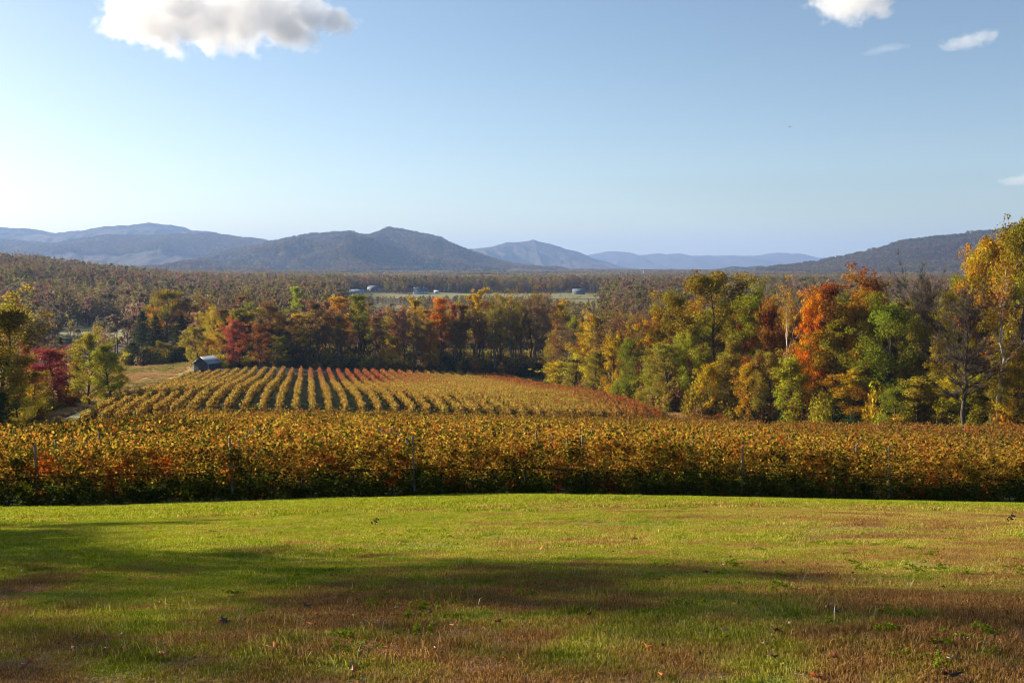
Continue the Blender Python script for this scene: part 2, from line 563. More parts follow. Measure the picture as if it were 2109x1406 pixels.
mountain([(1100, 556), (1200, 528), (1260, 517), (1285, 520), (1310, 525), (1350, 524), (1390, 522), (1440, 528), (1500, 527), (1560, 525), (1610, 522), (1660, 527), (1720, 532), (1800, 540), (1900, 552)], 17000, 4500, 3000, 5.7, .0009)
mF = mountain([(1560, 562), (1640, 552), (1700, 543), (1740, 536), (1800, 521), (1860, 505), (1920, 496), (1980, 491), (2060, 481), (2109, 474), (2250, 462), (2500, 452), (2900, 470), (3300, 520)], 4100, 1900, 1300, 6.9, .0026)
mG = mountain([(930, 562), (1000, 556), (1060, 552), (1120, 552), (1200, 556), (1290, 560), (1330, 556), (1400, 560), (1500, 551), (1560, 549), (1600, 553), (1680, 560)], 5200, 900, 700, 8.2, .003)

# ------------------------------------------------------------------ tree prototypes
def quads_cloud(c, n_each, rad, size, seed_rng, flat=1.0, up=.0):
    """c: (K,3) clump centres, rad: (K,), returns verts, faces, rnd, clump"""
    K = len(c)
    n_each = np.asarray(n_each, int)
    idx = np.repeat(np.arange(K), n_each)
    N = len(idx)
    p = seed_rng.normal(size=(N, 3))
    p /= np.linalg.norm(p, axis=1)[:, None]
    p *= (seed_rng.random(N) ** .45)[:, None]
    p[:, 2] *= flat
    p = c[idx] + p * np.asarray(rad)[idx][:, None]
    a = seed_rng.normal(size=(N, 3)); a[:, 2] *= .7
    a /= np.linalg.norm(a, axis=1)[:, None]
    bb = np.cross(a, seed_rng.normal(size=(N, 3))); bb /= np.linalg.norm(bb, axis=1)[:, None]
    sz = size * (.6 + .8 * seed_rng.random(N))[:, None]
    a = a * sz * .62; bb = bb * sz * .42
    v = np.stack([p - a, p + bb, p + a, p - bb], 1).reshape(-1, 3)
    f = np.arange(N * 4).reshape(-1, 4)
    cr = seed_rng.random(K)
    return v, f, seed_rng.random(N), cr[idx]

def rot_away(d, ang, az):
    d = Vector(d).normalized()
    o = d.orthogonal().normalized()
    from mathutils import Quaternion
    o = Quaternion(d, az) @ o
    return (d * math.cos(ang) + o * math.sin(ang)).normalized()

def true_size(trunk, crown):
    me = crown or trunk
    a = np.empty(len(me.vertices) * 3, np.float32); me.vertices.foreach_get('co', a); a = a.reshape(-1, 3)
    r = np.hypot(a[:, 0], a[:, 1])
    return float(np.quantile(a[:, 2], .998 if crown else .9995)), float(2 * np.quantile(r, .93))

def make_tree(seed, h=20, width=9, clear=.25, n_limb=16, n_leaf=7000, leaf=.30, clump_r=1.2, shape='oval', bark='bark',
              trunk_r=.28, twigs=0, lean=.0, sub=4, fork=False, leafmat='leaf'):
    rnd = random.Random(seed); rg = np.random.default_rng(seed)
    mb = MB()
    n = 9
    z = np.linspace(0, .93 * h, n)
    wob = np.cumsum(rg.normal(0, .012 * h, (n, 2)), axis=0); wob -= wob[0]
    tp = np.stack([wob[:, 0] + lean * z, wob[:, 1], z], -1)
    tr = trunk_r * (1 - z / h) ** .8 + .02
    tr[0] *= 1.45
    mb.tube(tp, tr, 6)
    tips = []
    twl = []
    def prof(f):   # f: 0 bottom of crown, 1 top
        if shape == 'oval': return math.sin(math.pi * min(1, (f * .86 + .14))) ** .6
        if shape == 'cone': return (1 - f) ** .8 * .95 + .08
        if shape == 'top': return max(.12, math.sin(math.pi * (f ** .6 * .9 + .05))) if f < .98 else .2
        if shape == 'vase': return .35 + .75 * math.sin(math.pi * min(1, f * .75 + .05))
        return 1
    for k in range(n_limb):
        f = (k + rnd.random()) / n_limb
        zz = h * (clear + (1 - clear) * f * .93)
        p0 = np.array([np.interp(zz, z, tp[:, 0]), np.interp(zz, z, tp[:, 1]), zz])
        az = k * 2.4 + rnd.uniform(-.5, .5)
        L = width * .5 * prof(f) * rnd.choice([rnd.uniform(.5, .8), rnd.uniform(.8, 1.3)])
        el = {'cone': .15, 'vase': .95, 'top': .6}.get(shape, .5) + rnd.uniform(-.15, .2) + .4 * f
        pts = [p0]
        d = np.array([math.cos(az) * math.cos(el), math.sin(az) * math.cos(el), math.sin(el)])
        m_ = 5
        for j in range(1, m_):
            d = d + rg.normal(0, .13, 3); d[2] += .04
            d /= np.linalg.norm(d)
            pts.append(pts[-1] + d * L / (m_ - 1) * (1 / max(.5, math.cos(el))) ** .5)
        pts = np.array(pts)
        r0 = np.interp(zz, z, tr) * .5
        mb.tube(pts, np.linspace(r0, .02, m_), 4)
        tips.append(pts[-1]); tips.append(pts[-2]); tips.append(pts[2])
        for q_ in range(sub):
            j = rnd.randint(1, m_ - 1)
            ba = pts[j]
            dd = rot_away(pts[j] - pts[j - 1], rnd.uniform(.4, 1.0), rnd.uniform(0, 6.28))
            l2 = L * rnd.uniform(.28, .5)
            e1 = ba + np.array(dd) * l2 * .5
            e2 = e1 + (np.array(dd) + np.array([0, 0, .25])) * l2 * .5
            mb.tube([ba, e1, e2], [r0 * .35, r0 * .2, .012], 3)
            tips.append(e2)
            twl.append((e1, dd, l2)); twl.append((e2, dd, l2)); twl.append((ba, dd, l2))
    tips.append(tp[-1]); tips.append(tp[-2])
    if twigs:
        for q_ in range(twigs):
            e, dd, l2 = twl[rnd.randrange(len(twl))]
            d3 = rot_away(dd, rnd.uniform(.1, .8), rnd.uniform(0, 6.28))
            d3 = Vector((d3[0], d3[1], d3[2] + .35)).normalized()
            l3 = rnd.uniform(.7, 1.9)
            m1 = e + np.array(d3) * l3 * .5 + rg.normal(0, .08, 3)
            mb.tube([e, m1, e + np.array(d3) * l3 + rg.normal(0, .15, 3)], [.027, .020, .010], 3)
    trunk = mb.mesh('trunk', M[bark], True)
    crown = None
    if n_leaf:
        tips = np.array(tips)
        keep = rg.random(len(tips)) < .9
        tips = tips[keep]
        K = len(tips)
        rad = clump_r * (.45 + .85 * rg.random(K) ** 1.4)
        wgt = rad ** 2 * (.5 + rg.random(K)); wgt /= wgt.sum()
        ne = np.maximum(3, (wgt * n_leaf)).astype(int)
        v, f, rn, cr = quads_cloud(tips, ne, rad, leaf, rg, .75)
        crown = mesh_np('crown', v, f, M[leafmat], False, {'rnd': rn, 'clump': cr})
    return (trunk, crown) + true_size(trunk, crown)

def make_pine(seed, h=20, width=6, clear=.3, n_leaf=5000, leaf=.3, leafmat='leaf', layers=11):
    rnd = random.Random(seed); rg = np.random.default_rng(seed)
    mb = MB()
    mb.tube([(0, 0, 0), (.1, 0, h * .5), (0, .1, h)], [.28, .17, .02], 6)
    c = []; rad = []
    for k in range(layers):
        f = k / (layers - 1)
        z = h * (clear + (1 - clear) * f)
        L = width * .5 * (1 - f) ** .75 + .3
        nb = max(3, int(9 * (1 - f * .6)))
        for j in range(nb):
            az = 6.283 * j / nb + rnd.uniform(-.3, .3) + k
            ll = L * rnd.uniform(.7, 1.1)
            z_ = z + rnd.uniform(-.6, .6) * h / 20; e = np.array([math.cos(az) * ll, math.sin(az) * ll, z_ + ll * rnd.uniform(-.1, .25)])
            mb.tube([(0, 0, z), e], [.06, .015], 3)
            for g in (.35, .7, 1.0):
                c.append(np.array([0, 0, z_]) * (1 - g) + e * g); rad.append((.75 + .5 * (1 - f)) * h / 20 * 1.1)
    c = np.array(c); rad = np.array(rad)
    v, fc, rn, cr = quads_cloud(c, np.full(len(c), max(3, n_leaf // len(c))), rad, leaf, rg, .62)
    return mb.mesh('trunk', M['bark'], True), mesh_np('crown', v, fc, M[leafmat], False, {'rnd': rn, 'clump': cr}), h + .5, width

def make_bush(seed, h=3, width=4, n_leaf=1800, leaf=.2, fill=16, round_=False, leafmat='leaf'):
    rnd = random.Random(seed); rg = np.random.default_rng(seed)
    mb = MB(); c = []
    for k in range(fill):
        az = k * 2.4; q_ = math.sqrt((k + .5) / fill)
        top = np.array([math.cos(az) * q_ * width * .38, math.sin(az) * q_ * width * .38,
                        h * ((.92 - .5 * q_ * q_) if round_ else rnd.uniform(.35, .95) * (1 - .4 * q_))])
        ba = top * np.array([.15, .15, 0])
        mid = (ba + top) * .5 + rg.normal(0, .08, 3)
        mb.tube([ba, mid, top], [.04, .03, .012], 3)
        c.append(top); c.append(mid * np.array([1.3, 1.3, .8]))
    c = np.array(c)
    rad = np.full(len(c), width * (.22 if round_ else .2)) * (.7 + .6 * rg.random(len(c)))
    v, f, rn, cr = quads_cloud(c, np.full(len(c), n_leaf // len(c)), rad, leaf, rg, .9)
    v[:, 2] = np.maximum(v[:, 2], .02)
    return mb.mesh('stem', M['bark'], True), mesh_np('crown', v, f, M[leafmat], False, {'rnd': rn, 'clump': cr}), h, width

P = {
    'broad': [make_tree(11 + k, 20, 12, .20, 20, 20000, .20, 1.35, 'oval') for k in range(4)],
    'tall': [make_tree(31 + k, 23, 8, .36, 17, 8500, .22, 1.05, 'oval', trunk_r=.26) for k in range(4)],
    'sparse': [make_tree(51 + k, 23, 9, .35, 18, 3400, .205, 1.1, 'vase', 'bark_grey', twigs=420) for k in range(3)],
    'bare': [make_tree(71 + k, 22, 13, .30, 24, 0, .2, 1, 'vase', 'bark', twigs=4200, trunk_r=.27, sub=7) for k in range(2)],
    'pale': [make_tree(81 + k, 24, 10, .42, 13, 2300, .21, 1.0, 'vase', 'bark_pale', twigs=150, trunk_r=.25) for k in range(2)],
    'young': [make_tree(91 + k, 12, 7, .05, 22, 9000, .21, 1.05, 'oval') for k in range(3)],
    'edge': [make_tree(101 + k, 18, 9.5, .06, 26, 18500, .19, 1.2, 'oval') for k in range(4)],
    'pine': [make_pine(121 + k, 21, 8, .30, 8000, layers=13) for k in range(2)],
    'cedar': [make_pine(131 + k, 9, 3.6, .03, 3200, .22, layers=12) for k in range(2)],
    'bush': [make_bush(141 + k) for k in range(4)],
    'dome': [make_bush(151, 4, 4.6, 5000, .16, 34, True)],
}
COLR = {
    'rust': (.32, .115, .022), 'brown': (.24, .130, .045), 'gold': (.46, .27, .016), 'yellow': (.52, .36, .020),
    'olive': (.25, .20, .016), 'green': (.22, .205, .018), 'lime': (.33, .31, .025), 'orange': (.66, .21, .010),
    'red': (.42, .12, .045), 'crimson': (.36, .055, .05), 'dull': (.20, .145, .07), 'dark green': (.045, .060, .016),
    'amber': (.46, .21, .016), 'khaki': (.32, .25, .030), 'pink': (.36, .19, .11),
}
DESC = {'broad': 'broad-crowned', 'tall': 'tall slender', 'sparse': 'thinly leaved', 'bare': 'bare', 'pale': 'pale-barked', 'young': 'young conical',
        'edge': 'full-skirted', 'pine': 'pine', 'cedar': 'cedar', 'bush': 'low', 'dome': 'dome-shaped'}
GROUPS = {}
def place_tree(px, Y, topy, kind, colour, wpx=None, label=None, zone='', k=None, name=None, jitter=True):
    proto = P[kind][(k if k is not None else random.randrange(99)) % len(P[kind])]
    x = xat(px, Y); z = Hs(x, Y)
    _, _, zt = at(px, topy, Y)
    h = max(1.2, zt - z)
    s = h / proto[2]
    sw = s if wpx is None else (wpx / FPX * Y) / proto[3]
    nm = name or {'pine': 'pine_tree', 'cedar': 'cedar_tree', 'bush': 'shrub', 'dome': 'shrub'}.get(kind, 'tree')
    cat = 'shrub' if kind in ('bush', 'dome') else 'tree'
    root = thing(nm, label or '', cat, (x, Y, z - .1), random.uniform(0, 6.28))
    root.scale = (sw, sw, s)
    link('trunk' if cat == 'tree' else 'stem', proto[0], root)
    if proto[1]:
        c = link('crown', proto[1], root)
        col = np.array(COLR[colour])
        j = 1 + (rng.random(3) - .5) * (.22 if jitter else 0)
        c.color = (*(col * j), 1)
    root['_'] = 0; del root['_']
    GROUPS.setdefault(zone, []).append((px, Y, root, kind, colour, label))
    return root

def edgeY(px):
    u = (px - 1054.5) / FPX
    pts = [(2, 322), (31, 181), (64, 132), (86, 98)]
    for (xa, ya), (xb, yb) in zip(pts, pts[1:]):
        ua, ub = xa / ya, xb / yb
        if u <= ub or (xb, yb) == pts[-1]:
            k = (xa - xb) / (ya - yb)
            return (xa - k * ya) / (u - k)
    return 100

# --- right-hand wood, front trees as seen in the photograph
RW = [  # px, topy, metres behind the edge, kind, colour, width px, label
    (1150, 742, 1, 'young', 'yellow', 46, 'small yellow-green tree at the tip where the right wood meets the vines'),
    (1186, 730, 2, 'young', 'khaki', 44, 'slim yellowish young tree just right of the wood tip'),
    (1172, 655, 14, 'sparse', 'brown', 60, 'brownish thin tree rising behind the wood tip'),
    (1222, 640, 9, 'edge', 'yellow', 54, 'golden yellow tree near the far end of the right wood'),
    (1225, 715, 1, 'edge', 'khaki', 56, 'dull khaki skirted tree above the dark gap under the wood'),
    (1262, 602, 16, 'sparse', 'brown', 84, 'tall russet-brown thin tree over the golden yellow one'),
    (1262, 683, 5, 'young', 'gold', 40, 'narrow bright amber tree beside the golden yellow tree'),
    (1272, 786, 0, 'dome', 'lime', 36, 'round lime shrub at the wood foot beside the last vine row'),
    (1303, 690, 4, 'edge', 'green', 58, 'leafy green tree right above the round lime shrub'),
    (1330, 618, 16, 'sparse', 'brown', 66, 'thin brown tree with two pale stems behind green tree'),
    (1340, 762, 0, 'young', 'lime', 52, 'bright lime young tree right of the round shrub'),
    (1352, 640, 9, 'tall', 'amber', 52, 'amber-topped slender tree left of the great olive oak'),
    (1386, 600, 16, 'broad', 'olive', 74, 'dark olive tree behind the slender amber one'),
    (1378, 700, 2, 'edge', 'khaki', 82, 'wide khaki-green tree at the wood edge by the last trellis post'),
    (1425, 655, 7, 'edge', 'lime', 60, 'light green tree below left of the great olive oak'),
    (1470, 558, 11, 'broad', 'olive', 124, 'great olive oak, tallest crown in the middle of the right wood'),
    (1462, 742, 0, 'young', 'gold', 44, 'small orange-yellow tree standing in front of the great oak'),
    (1437, 770, 1, 'bush', 'olive', 50, 'olive shrub left of the small orange-yellow tree'),
    (1508, 690, 3, 'edge', 'khaki', 66, 'khaki and lime tree right below the great oak'),
    (1550, 574, 10, 'broad', 'olive', 92, 'second big olive tree just right of the great oak'),
    (1540, 745, 1, 'young', 'gold', 54, 'golden low tree in front of the second olive tree'),
    (1588, 612, 8, 'edge', 'rust', 84, 'deep rust-red tree left of the white bare stem'),
    (1590, 720, 2, 'edge', 'khaki', 64, 'khaki tree low in front of the deep rust one'),
    (1628, 566, 6, 'pale', 'amber', 60, 'white-stemmed tree with few orange leaves left of the fiery maple'),
    (1638, 730, 0, 'young', 'lime', 50, 'yellow-green sapling below the white stem'),
    (1672, 600, 5, 'edge', 'orange', 56, 'brightest orange maple on the wood edge'),
    (1722, 545, 14, 'broad', 'rust', 124, 'tall orange-red tree crowning the wood behind the brightest maple'),
    (1722, 632, 6, 'edge', 'olive', 82, 'olive-green tree right of the brightest orange maple'),
    (1705, 808, 0, 'dome', 'lime', 78, 'rounded bright green shrub at the foot of the right wood'),
    (1752, 812, 1, 'bush', 'dark green', 56, 'dark green shrub right against the rounded bright one'),
    (1775, 598, 9, 'edge', 'amber', 76, 'orange-gold tree between the olive and bright green trees'),
    (1770, 740, 2, 'edge', 'gold', 70, 'gold low tree above the dark green shrub'),
    (1808, 560, 18, 'broad', 'rust', 80, 'dark maroon tree behind the orange-gold one'),
    (1842, 606, 4, 'edge', 'green', 124, 'broad bright green tree left of the big bare tree'),
    (1812, 770, 1, 'bush', 'yellow', 50, 'yellow shrub under the broad bright green tree'),
    (1852, 790, 0, 'young', 'green', 54, 'green sapling at the vine edge below the broad green tree'),
    (1906, 512, 14, 'bare', 'brown', 110, 'bare grey-brown tree with fine twigs behind the green tree'),
    (1908, 650, 8, 'edge', 'khaki', 76, 'khaki brown tree between green tree and dark trunk'),
    (1896, 775, 1, 'young', 'lime', 54, 'lime low tree left of the dark bare trunk'),
    (1993, 535, -3, 'bare', 'brown', 190, 'large bare tree with dark trunk standing before the right wood'),
    (1935, 690, 5, 'edge', 'gold', 64, 'golden tree directly behind the dark bare trunk'),
    (1988, 700, 5, 'edge', 'khaki', 60, 'khaki-gold tree right behind the bare branches'),
    (1960, 770, 2, 'young', 'yellow', 54, 'yellow young tree just left of the dark bare trunk'),
    (1965, 640, 12, 'edge', 'olive', 90, 'olive tree behind the big bare branches'),
    (2062, 476, 10, 'broad', 'gold', 128, 'high golden tree near the right end of the wood'),
    (2020, 560, 14, 'broad', 'olive', 90, 'shaded olive tree between bare tree and high golden one'),
    (2062, 545, 0, 'pale', 'amber', 110, 'white-limbed leaning tree in front of the high golden tree'),
    (2086, 500, 13, 'broad', 'gold', 100, 'golden tree behind the high golden one at far right'),
    (2030, 505, 12, 'broad', 'amber', 84, 'amber crown left of the high golden tree'),
    (2112, 445, 4, 'broad', 'olive', 110, 'highest olive-gold tree at the right edge of view'),
    (2022, 770, 2, 'young', 'olive', 54, 'low olive tree right of the dark bare trunk'),
    (2066, 760, 1, 'edge', 'khaki', 60, 'khaki low tree at the foot of the white-limbed tree'),
    (2104, 700, 0, 'edge', 'gold', 66, 'golden skirted tree at the far right above the vines'),
    (2086, 815, 0, 'bush', 'amber', 46, 'amber shrub at the vine edge far right'),
]
for (px, ty, off, kind, colr, wpx, lab) in RW:
    Y = edgeY(px) + off + 3
    place_tree(px, Y, ty, kind, colr, wpx * (1.0 if kind in ('bare', 'pale', 'dome') else 1.32 if kind != 'young' else 1.45), lab, 'rw')
# the wood behind them
pal_r = ['rust', 'olive', 'gold', 'brown', 'amber', 'olive', 'khaki', 'green', 'brown']
for i in range(120):
    px = 1140 + (i * 61.8) % 1130
    if px > 2150: px = 1140 + random.random() * 980
    Y = edgeY(min(px, 2250)) + 12 + random.random() * 42
    ty = float(np.interp(px, [1140, 1250, 1330, 1420, 1470, 1560, 1640, 1720, 1800, 1900, 2000, 2060, 2200],
                         [650, 622, 628, 600, 585, 598, 625, 575, 590, 600, 560, 520, 470])) + random.uniform(8, 60)
    place_tree(px, Y, ty, random.choice(['broad', 'tall', 'edge', 'edge', 'sparse']), random.choice(pal_r), random.uniform(75, 120) * 150 / Y, None, 'rwb')
for i in range(34):     # undergrowth shrubs along the edge
    px = 1150 + i * 29 + random.uniform(-9, 9)
    Y = edgeY(px) + random.uniform(1, 7)
    x = xat(px, Y)
    base = Hs(x, Y)
    topy = 551 - (base + random.uniform(2.5, 5)) / Y * FPX
    place_tree(px, Y, topy, 'bush', random.choice(['olive', 'khaki', 'brown', 'lime', 'amber', 'dark green']), random.uniform(34, 58) * 150 / Y, None, 'rws')

# --- wood behind the far vine rows
CW = [
    (405, 668, 333, 'edge', 'khaki', 62, 'yellow-green tree right behind the blue shed'),
    (428, 690, 338, 'edge', 'amber', 50, 'orange-tinted tree between yellow-green tree and red tree'),
    (475, 654, 333, 'edge', 'red', 58, 'red maple standing right of the blue shed'),
    (535, 662, 334, 'edge', 'rust', 64, 'orange-brown round tree right of the red maple'),
    (575, 690, 336, 'edge', 'olive', 54, 'dark olive tree at the vine ends, right of orange-brown tree'),
    (500, 620, 352, 'broad', 'olive', 70, 'olive crown rising behind the red maple'),
    (545, 615, 356, 'broad', 'brown', 70, 'brown crown behind the orange-brown round tree'),
    (618, 645, 345, 'tall', 'yellow', 44, 'yellow-topped slender tree in the centre wood'),
    (655, 615, 340, 'tall', 'brown', 70, 'brown crown on a visible dark stem left of the orange-topped tree'),
    (700, 610, 342, 'tall', 'amber', 58, 'orange-topped tree left of centre in the back wood'),
    (738, 605, 345, 'tall', 'olive', 52, 'olive crown right of the orange-topped tree'),
    (612, 590, 420, 'tall', 'lime', 34, 'lone green poplar above the centre wood'),
    (855, 608, 352, 'tall', 'gold', 56, 'golden crown above the middle of the back wood'),
    (908, 612, 344, 'tall', 'orange', 40, 'orange crown right of the golden one in the back wood'),
    (930, 618, 350, 'tall', 'red', 40, 'red-orange crown close beside the orange one'),
    (885, 655, 338, 'edge', 'amber', 46, 'amber low crown in front of the orange crown'),
    (806, 690, 336, 'edge', 'gold', 52, 'sunlit gold undertree in the middle of the back wood'),
    (985, 592, 345, 'tall', 'gold', 56, 'tall gold-brown tree towards the right of the back wood'),
    (1018, 585, 338, 'sparse', 'khaki', 50, 'khaki thin tree with a straight dark trunk'),
    (1055, 578, 336, 'sparse', 'khaki', 58, 'tallest thin tree near the right end of the back wood'),
    (1100, 582, 340, 'sparse', 'brown', 54, 'brown thin tree right of the tallest thin tree'),
    (1130, 578, 330, 'sparse', 'brown', 56, 'brown feathery tree above the dark wood corner'),
    (1165, 600, 345, 'sparse', 'khaki', 54, 'khaki feathery tree behind the wood tip'),
    (292, 640, 402, 'pine', 'dark green', 50, 'dark pine left behind the meadow'),
    (320, 650, 396, 'pine', 'dark green', 44, 'second dark pine close to the meadow corner'),
    (372, 648, 402, 'pine', 'dark green', 42, 'dark pine between olive crown and shed trees'),
    (345, 596, 414, 'broad', 'olive', 78, 'large olive crown above the pines behind the meadow'),
    (392, 600, 418, 'broad', 'brown', 70, 'brown crown right of the large olive crown'),
    (312, 630, 422, 'edge', 'orange', 34, 'small orange crown left of the large olive crown'),
    (440, 625, 370, 'broad', 'gold', 60, 'gold crown over the shed trees'),
    (460, 640, 360, 'broad', 'olive', 50, 'olive crown just above the red maple'),
]
for (px, ty, Y, kind, colr, wpx, lab) in CW:
    place_tree(px, Y, ty, kind, colr, wpx, lab, 'cw')
pal_c = ['brown', 'dull', 'gold', 'khaki', 'brown', 'amber', 'khaki', 'dull', 'rust', 'pink']
for i in range(150):
    px = 395 + (i * 61.8034 * 1.3) % 765
    Y = random.uniform(337, 392)
    if px < 560: Y += 12
    ty = float(np.interp(px, [395, 500, 560, 640, 760, 900, 1000, 1160], [640, 640, 640, 632, 628, 628, 605, 606])) + random.uniform(-6, 26)
    kind = random.choice(['tall', 'sparse', 'sparse', 'tall', 'sparse', 'tall']) if px > 600 else random.choice(['broad', 'edge', 'tall'])
    place_tree(px, Y, ty, kind, random.choice(pal_c), random.uniform(34, 54), None, 'cwb')
for i in range(46):
    px = 470 + i * 14.5 + random.uniform(-8, 8)
    Y = 330 + random.uniform(3, 10)
    place_tree(px, Y, 750 + random.uniform(-20, 6), 'bush', random.choice(['olive', 'brown', 'dark green', 'dull', 'khaki']), random.uniform(20, 34), None, 'cws')

# --- left side
LW = [
    (8, 590, 142, 'broad', 'khaki', 175, 'big gold-green tree at the left edge above the track'),
    (-70, 600, 135, 'broad', 'olive', 150, 'olive tree cut by the left edge of view'),
    (100, 714, 196, 'edge', 'crimson', 118, 'crimson maple between the left edge tree and yellow-green trees'),
    (52, 700, 205, 'edge', 'rust', 60, 'dull rust tree behind the big left tree'),
    (178, 672, 205, 'edge', 'lime', 86, 'taller yellow-green tree left of the meadow'),
    (220, 696, 200, 'edge', 'lime', 84, 'shorter yellow-green tree beside the meadow'),
    (150, 722, 214, 'edge', 'khaki', 50, 'khaki tree between crimson maple and taller yellow-green tree'),
    (244, 748, 212, 'edge', 'olive', 48, 'olive low tree at the meadow corner'),
    (122, 688, 262, 'cedar', 'dark green', 34, 'dark cedar behind the crimson maple'),
    (60, 760, 172, 'edge', 'olive', 80, 'low olive tree under the crimson maple'),
    (20, 780, 150, 'edge', 'khaki', 90, 'khaki low tree beneath the big left tree'),
    (-20, 800, 128, 'edge', 'dark green', 120, 'dark low tree in the left corner beside the vines'),
    (210, 665, 300, 'sparse', 'pink', 50, 'pinkish-brown thin tree behind the yellow-green pair'),
    (160, 700, 290, 'sparse', 'brown', 46, 'brown thin tree right of the dark cedar'),
    (95, 690, 290, 'sparse', 'brown', 50, 'brown thin tree left of the dark cedar'),
    (275, 700, 382, 'edge', 'dark green', 40, 'shaded dark tree behind the meadow'),
    (330, 700, 386, 'edge', 'olive', 50, 'shaded olive tree behind the middle of the meadow'),
    (370, 710, 382, 'edge', 'olive', 44, 'shaded olive tree at the meadow corner by the shed'),
    (300, 715, 384, 'edge', 'dark green', 44, 'low dark tree behind the meadow grass'),
]
for (px, ty, Y, kind, colr, wpx, lab) in LW:
    place_tree(px, Y, ty, kind, colr, wpx, lab, 'lw')
for i in range(74):
    f = i / 73
    px = -60 + 320 * f + random.uniform(-12, 12)
    Y = float(np.interp(f, [0, .3, .7, 1], [128, 156, 186, 208])) + random.uniform(-4, 12)
    x = xat(px, Y)
    s_, t_ = st(x, Y)
    if s_ > -46: px = 1054.5 + (xy(-48 - random.random() * 6, t_)[0]) / Y * FPX
    topy = 551 - (Hs(xat(px, Y), Y) + random.uniform(2.2, 6.2)) / Y * FPX
    place_tree(px, Y, topy, 'bush', random.choice(['olive', 'khaki', 'brown', 'lime', 'rust', 'dark green', 'gold']), random.uniform(44, 84) * 150 / Y, None, 'lws')

# trees beside the lawn, out of view on the left: their shadows streak across the grass
OFF = [(-28.6, 24.2, 20, 7.5), (-37.2, 27.3, 23, 6.5), (-36, 17.5, 19, 7), (-26, 12.5, 17, 6), (-44, 37, 22, 8)]
for i, (x, y, h, w_) in enumerate(OFF):
    pr = P['tall'][i % 4] if i == 4 else P['pale'][0] if i == 2 else P['sparse'][i % 3]
    lab = ['olive tree beside the lawn left of view, nearest the vines', 'gold tree beside the lawn behind the olive one', 'thin tree beside the lawn closest to the viewer',
           'brown tree further off beside the lawn', 'amber tree furthest off beside the lawn'][i]
    root = thing('tree', lab, 'tree', (x, y, Hs(x, y) - .1), i * 1.3)
    root.scale = (w_ / pr[3], w_ / pr[3], h / pr[2])
    link('trunk', pr[0], root)
    c = link('crown', pr[1], root); c.color = (*COLR[['olive', 'gold', 'brown', 'brown', 'amber'][i]], 1)

for i, (x, y, h, w_, cn, lab) in enumerate([(-72, 118, 24, 13, 'olive', 'tall olive tree left of the track, just out of view'), (-60, 96, 22, 12, 'gold', 'gold tree by the left end of the vine rows'),
        (-84, 104, 24, 13, 'brown', 'brown oak beyond the left end of the vine rows'), (-52, 76, 20, 11, 'khaki', 'khaki tree nearest the left end of the front rows'),
        (-96, 132, 25, 14, 'olive', 'large olive oak furthest left of the track'),
        (-102, 160, 27, 15, 'brown', 'large brown oak behind the big left edge tree'), (-118, 150, 26, 14, 'gold', 'golden oak beyond the large brown oak on the left')]):
    pr = P['broad'][i % 4]
    root = thing('tree', lab, 'tree', (x, y, Hs(x, y) - .1), i * 2.1)
    root.scale = (w_ / pr[3], w_ / pr[3], h / pr[2])
    link('trunk', pr[0], root)
    c = link('crown', pr[1], root); c.color = (*COLR[cn], 1)

# labels for the trees without one
ORD = lambda n: ('%d%s' % (n, 'th' if 10 <= n % 100 <= 20 else {1: 'st', 2: 'nd', 3: 'rd'}.get(n % 10, 'th')))
ZT = {'rwb': ('inside the right wood', 'from its tip at the vines', 'trees of the right-hand wood'),
      'rws': ('at right wood foot', 'from the tip', 'shrubs along the foot of the right wood'),
      'cwb': ('in the back wood', 'from the blue shed', 'trees of the wood behind the vineyard'),
      'cws': ('under the back wood', 'from the blue shed', 'shrubs under the wood behind the vineyard'),
      'lws': ('in the thicket left of the track', 'from the left', 'shrubs of the thicket beside the track')}
GN_ = {'rw': 'trees of the right-hand wood', 'cw': 'trees of the wood behind the vineyard', 'lw': 'trees left of the track and meadow'}
for zone, lst in GROUPS.items():
    lst.sort(key=lambda a: a[0])
    for k, (px, Y, root, kind, colr, lab) in enumerate(lst):
        if zone in ZT:
            wh, frm, grp = ZT[zone]
            what = 'shrub' if kind in ('bush', 'dome') else 'tree'
            root['label'] = f'{DESC[kind]} {colr} {what} {wh}, {ORD(k + 1)} {frm}'
            root['group'] = grp
        else:
            root['group'] = GN_[zone]

# ------------------------------------------------------------------ scattered far woodland (geometry nodes)
def scatter_group(coll):
    ng = bpy.data.node_groups.new('scatter', 'GeometryNodeTree')
    ng.interface.new_socket('Geometry', in_out='INPUT', socket_type='NodeSocketGeometry')
    ng.interface.new_socket('Geometry', in_out='OUTPUT', socket_type='NodeSocketGeometry')
    gi = ng.nodes.new('NodeGroupInput'); go = ng.nodes.new('NodeGroupOutput')
    ip = ng.nodes.new('GeometryNodeInstanceOnPoints')
    ci = ng.nodes.new('GeometryNodeCollectionInfo')
    ci.inputs['Collection'].default_value = coll
    ci.inputs['Separate Children'].default_value = True
    ci.inputs['Reset Children'].default_value = True
    ip.inputs['Pick Instance'].default_value = True
    def na(name, typ):
        nd = ng.nodes.new('GeometryNodeInputNamedAttribute'); nd.data_type = typ
        nd.inputs['Name'].default_value = name
        return [o for o in nd.outputs if o.enabled and o.name == 'Attribute'][0]
    L = ng.links.new
    L(gi.outputs[0], ip.inputs['Points'])
    L(ci.outputs[0], ip.inputs['Instance'])
    L(na('idx', 'INT'), ip.inputs['Instance Index'])
    L(na('rot', 'FLOAT_VECTOR'), ip.inputs['Rotation'])
    L(na('scl', 'FLOAT_VECTOR'), ip.inputs['Scale'])
    L(ip.outputs[0], go.inputs[0])
    return ng

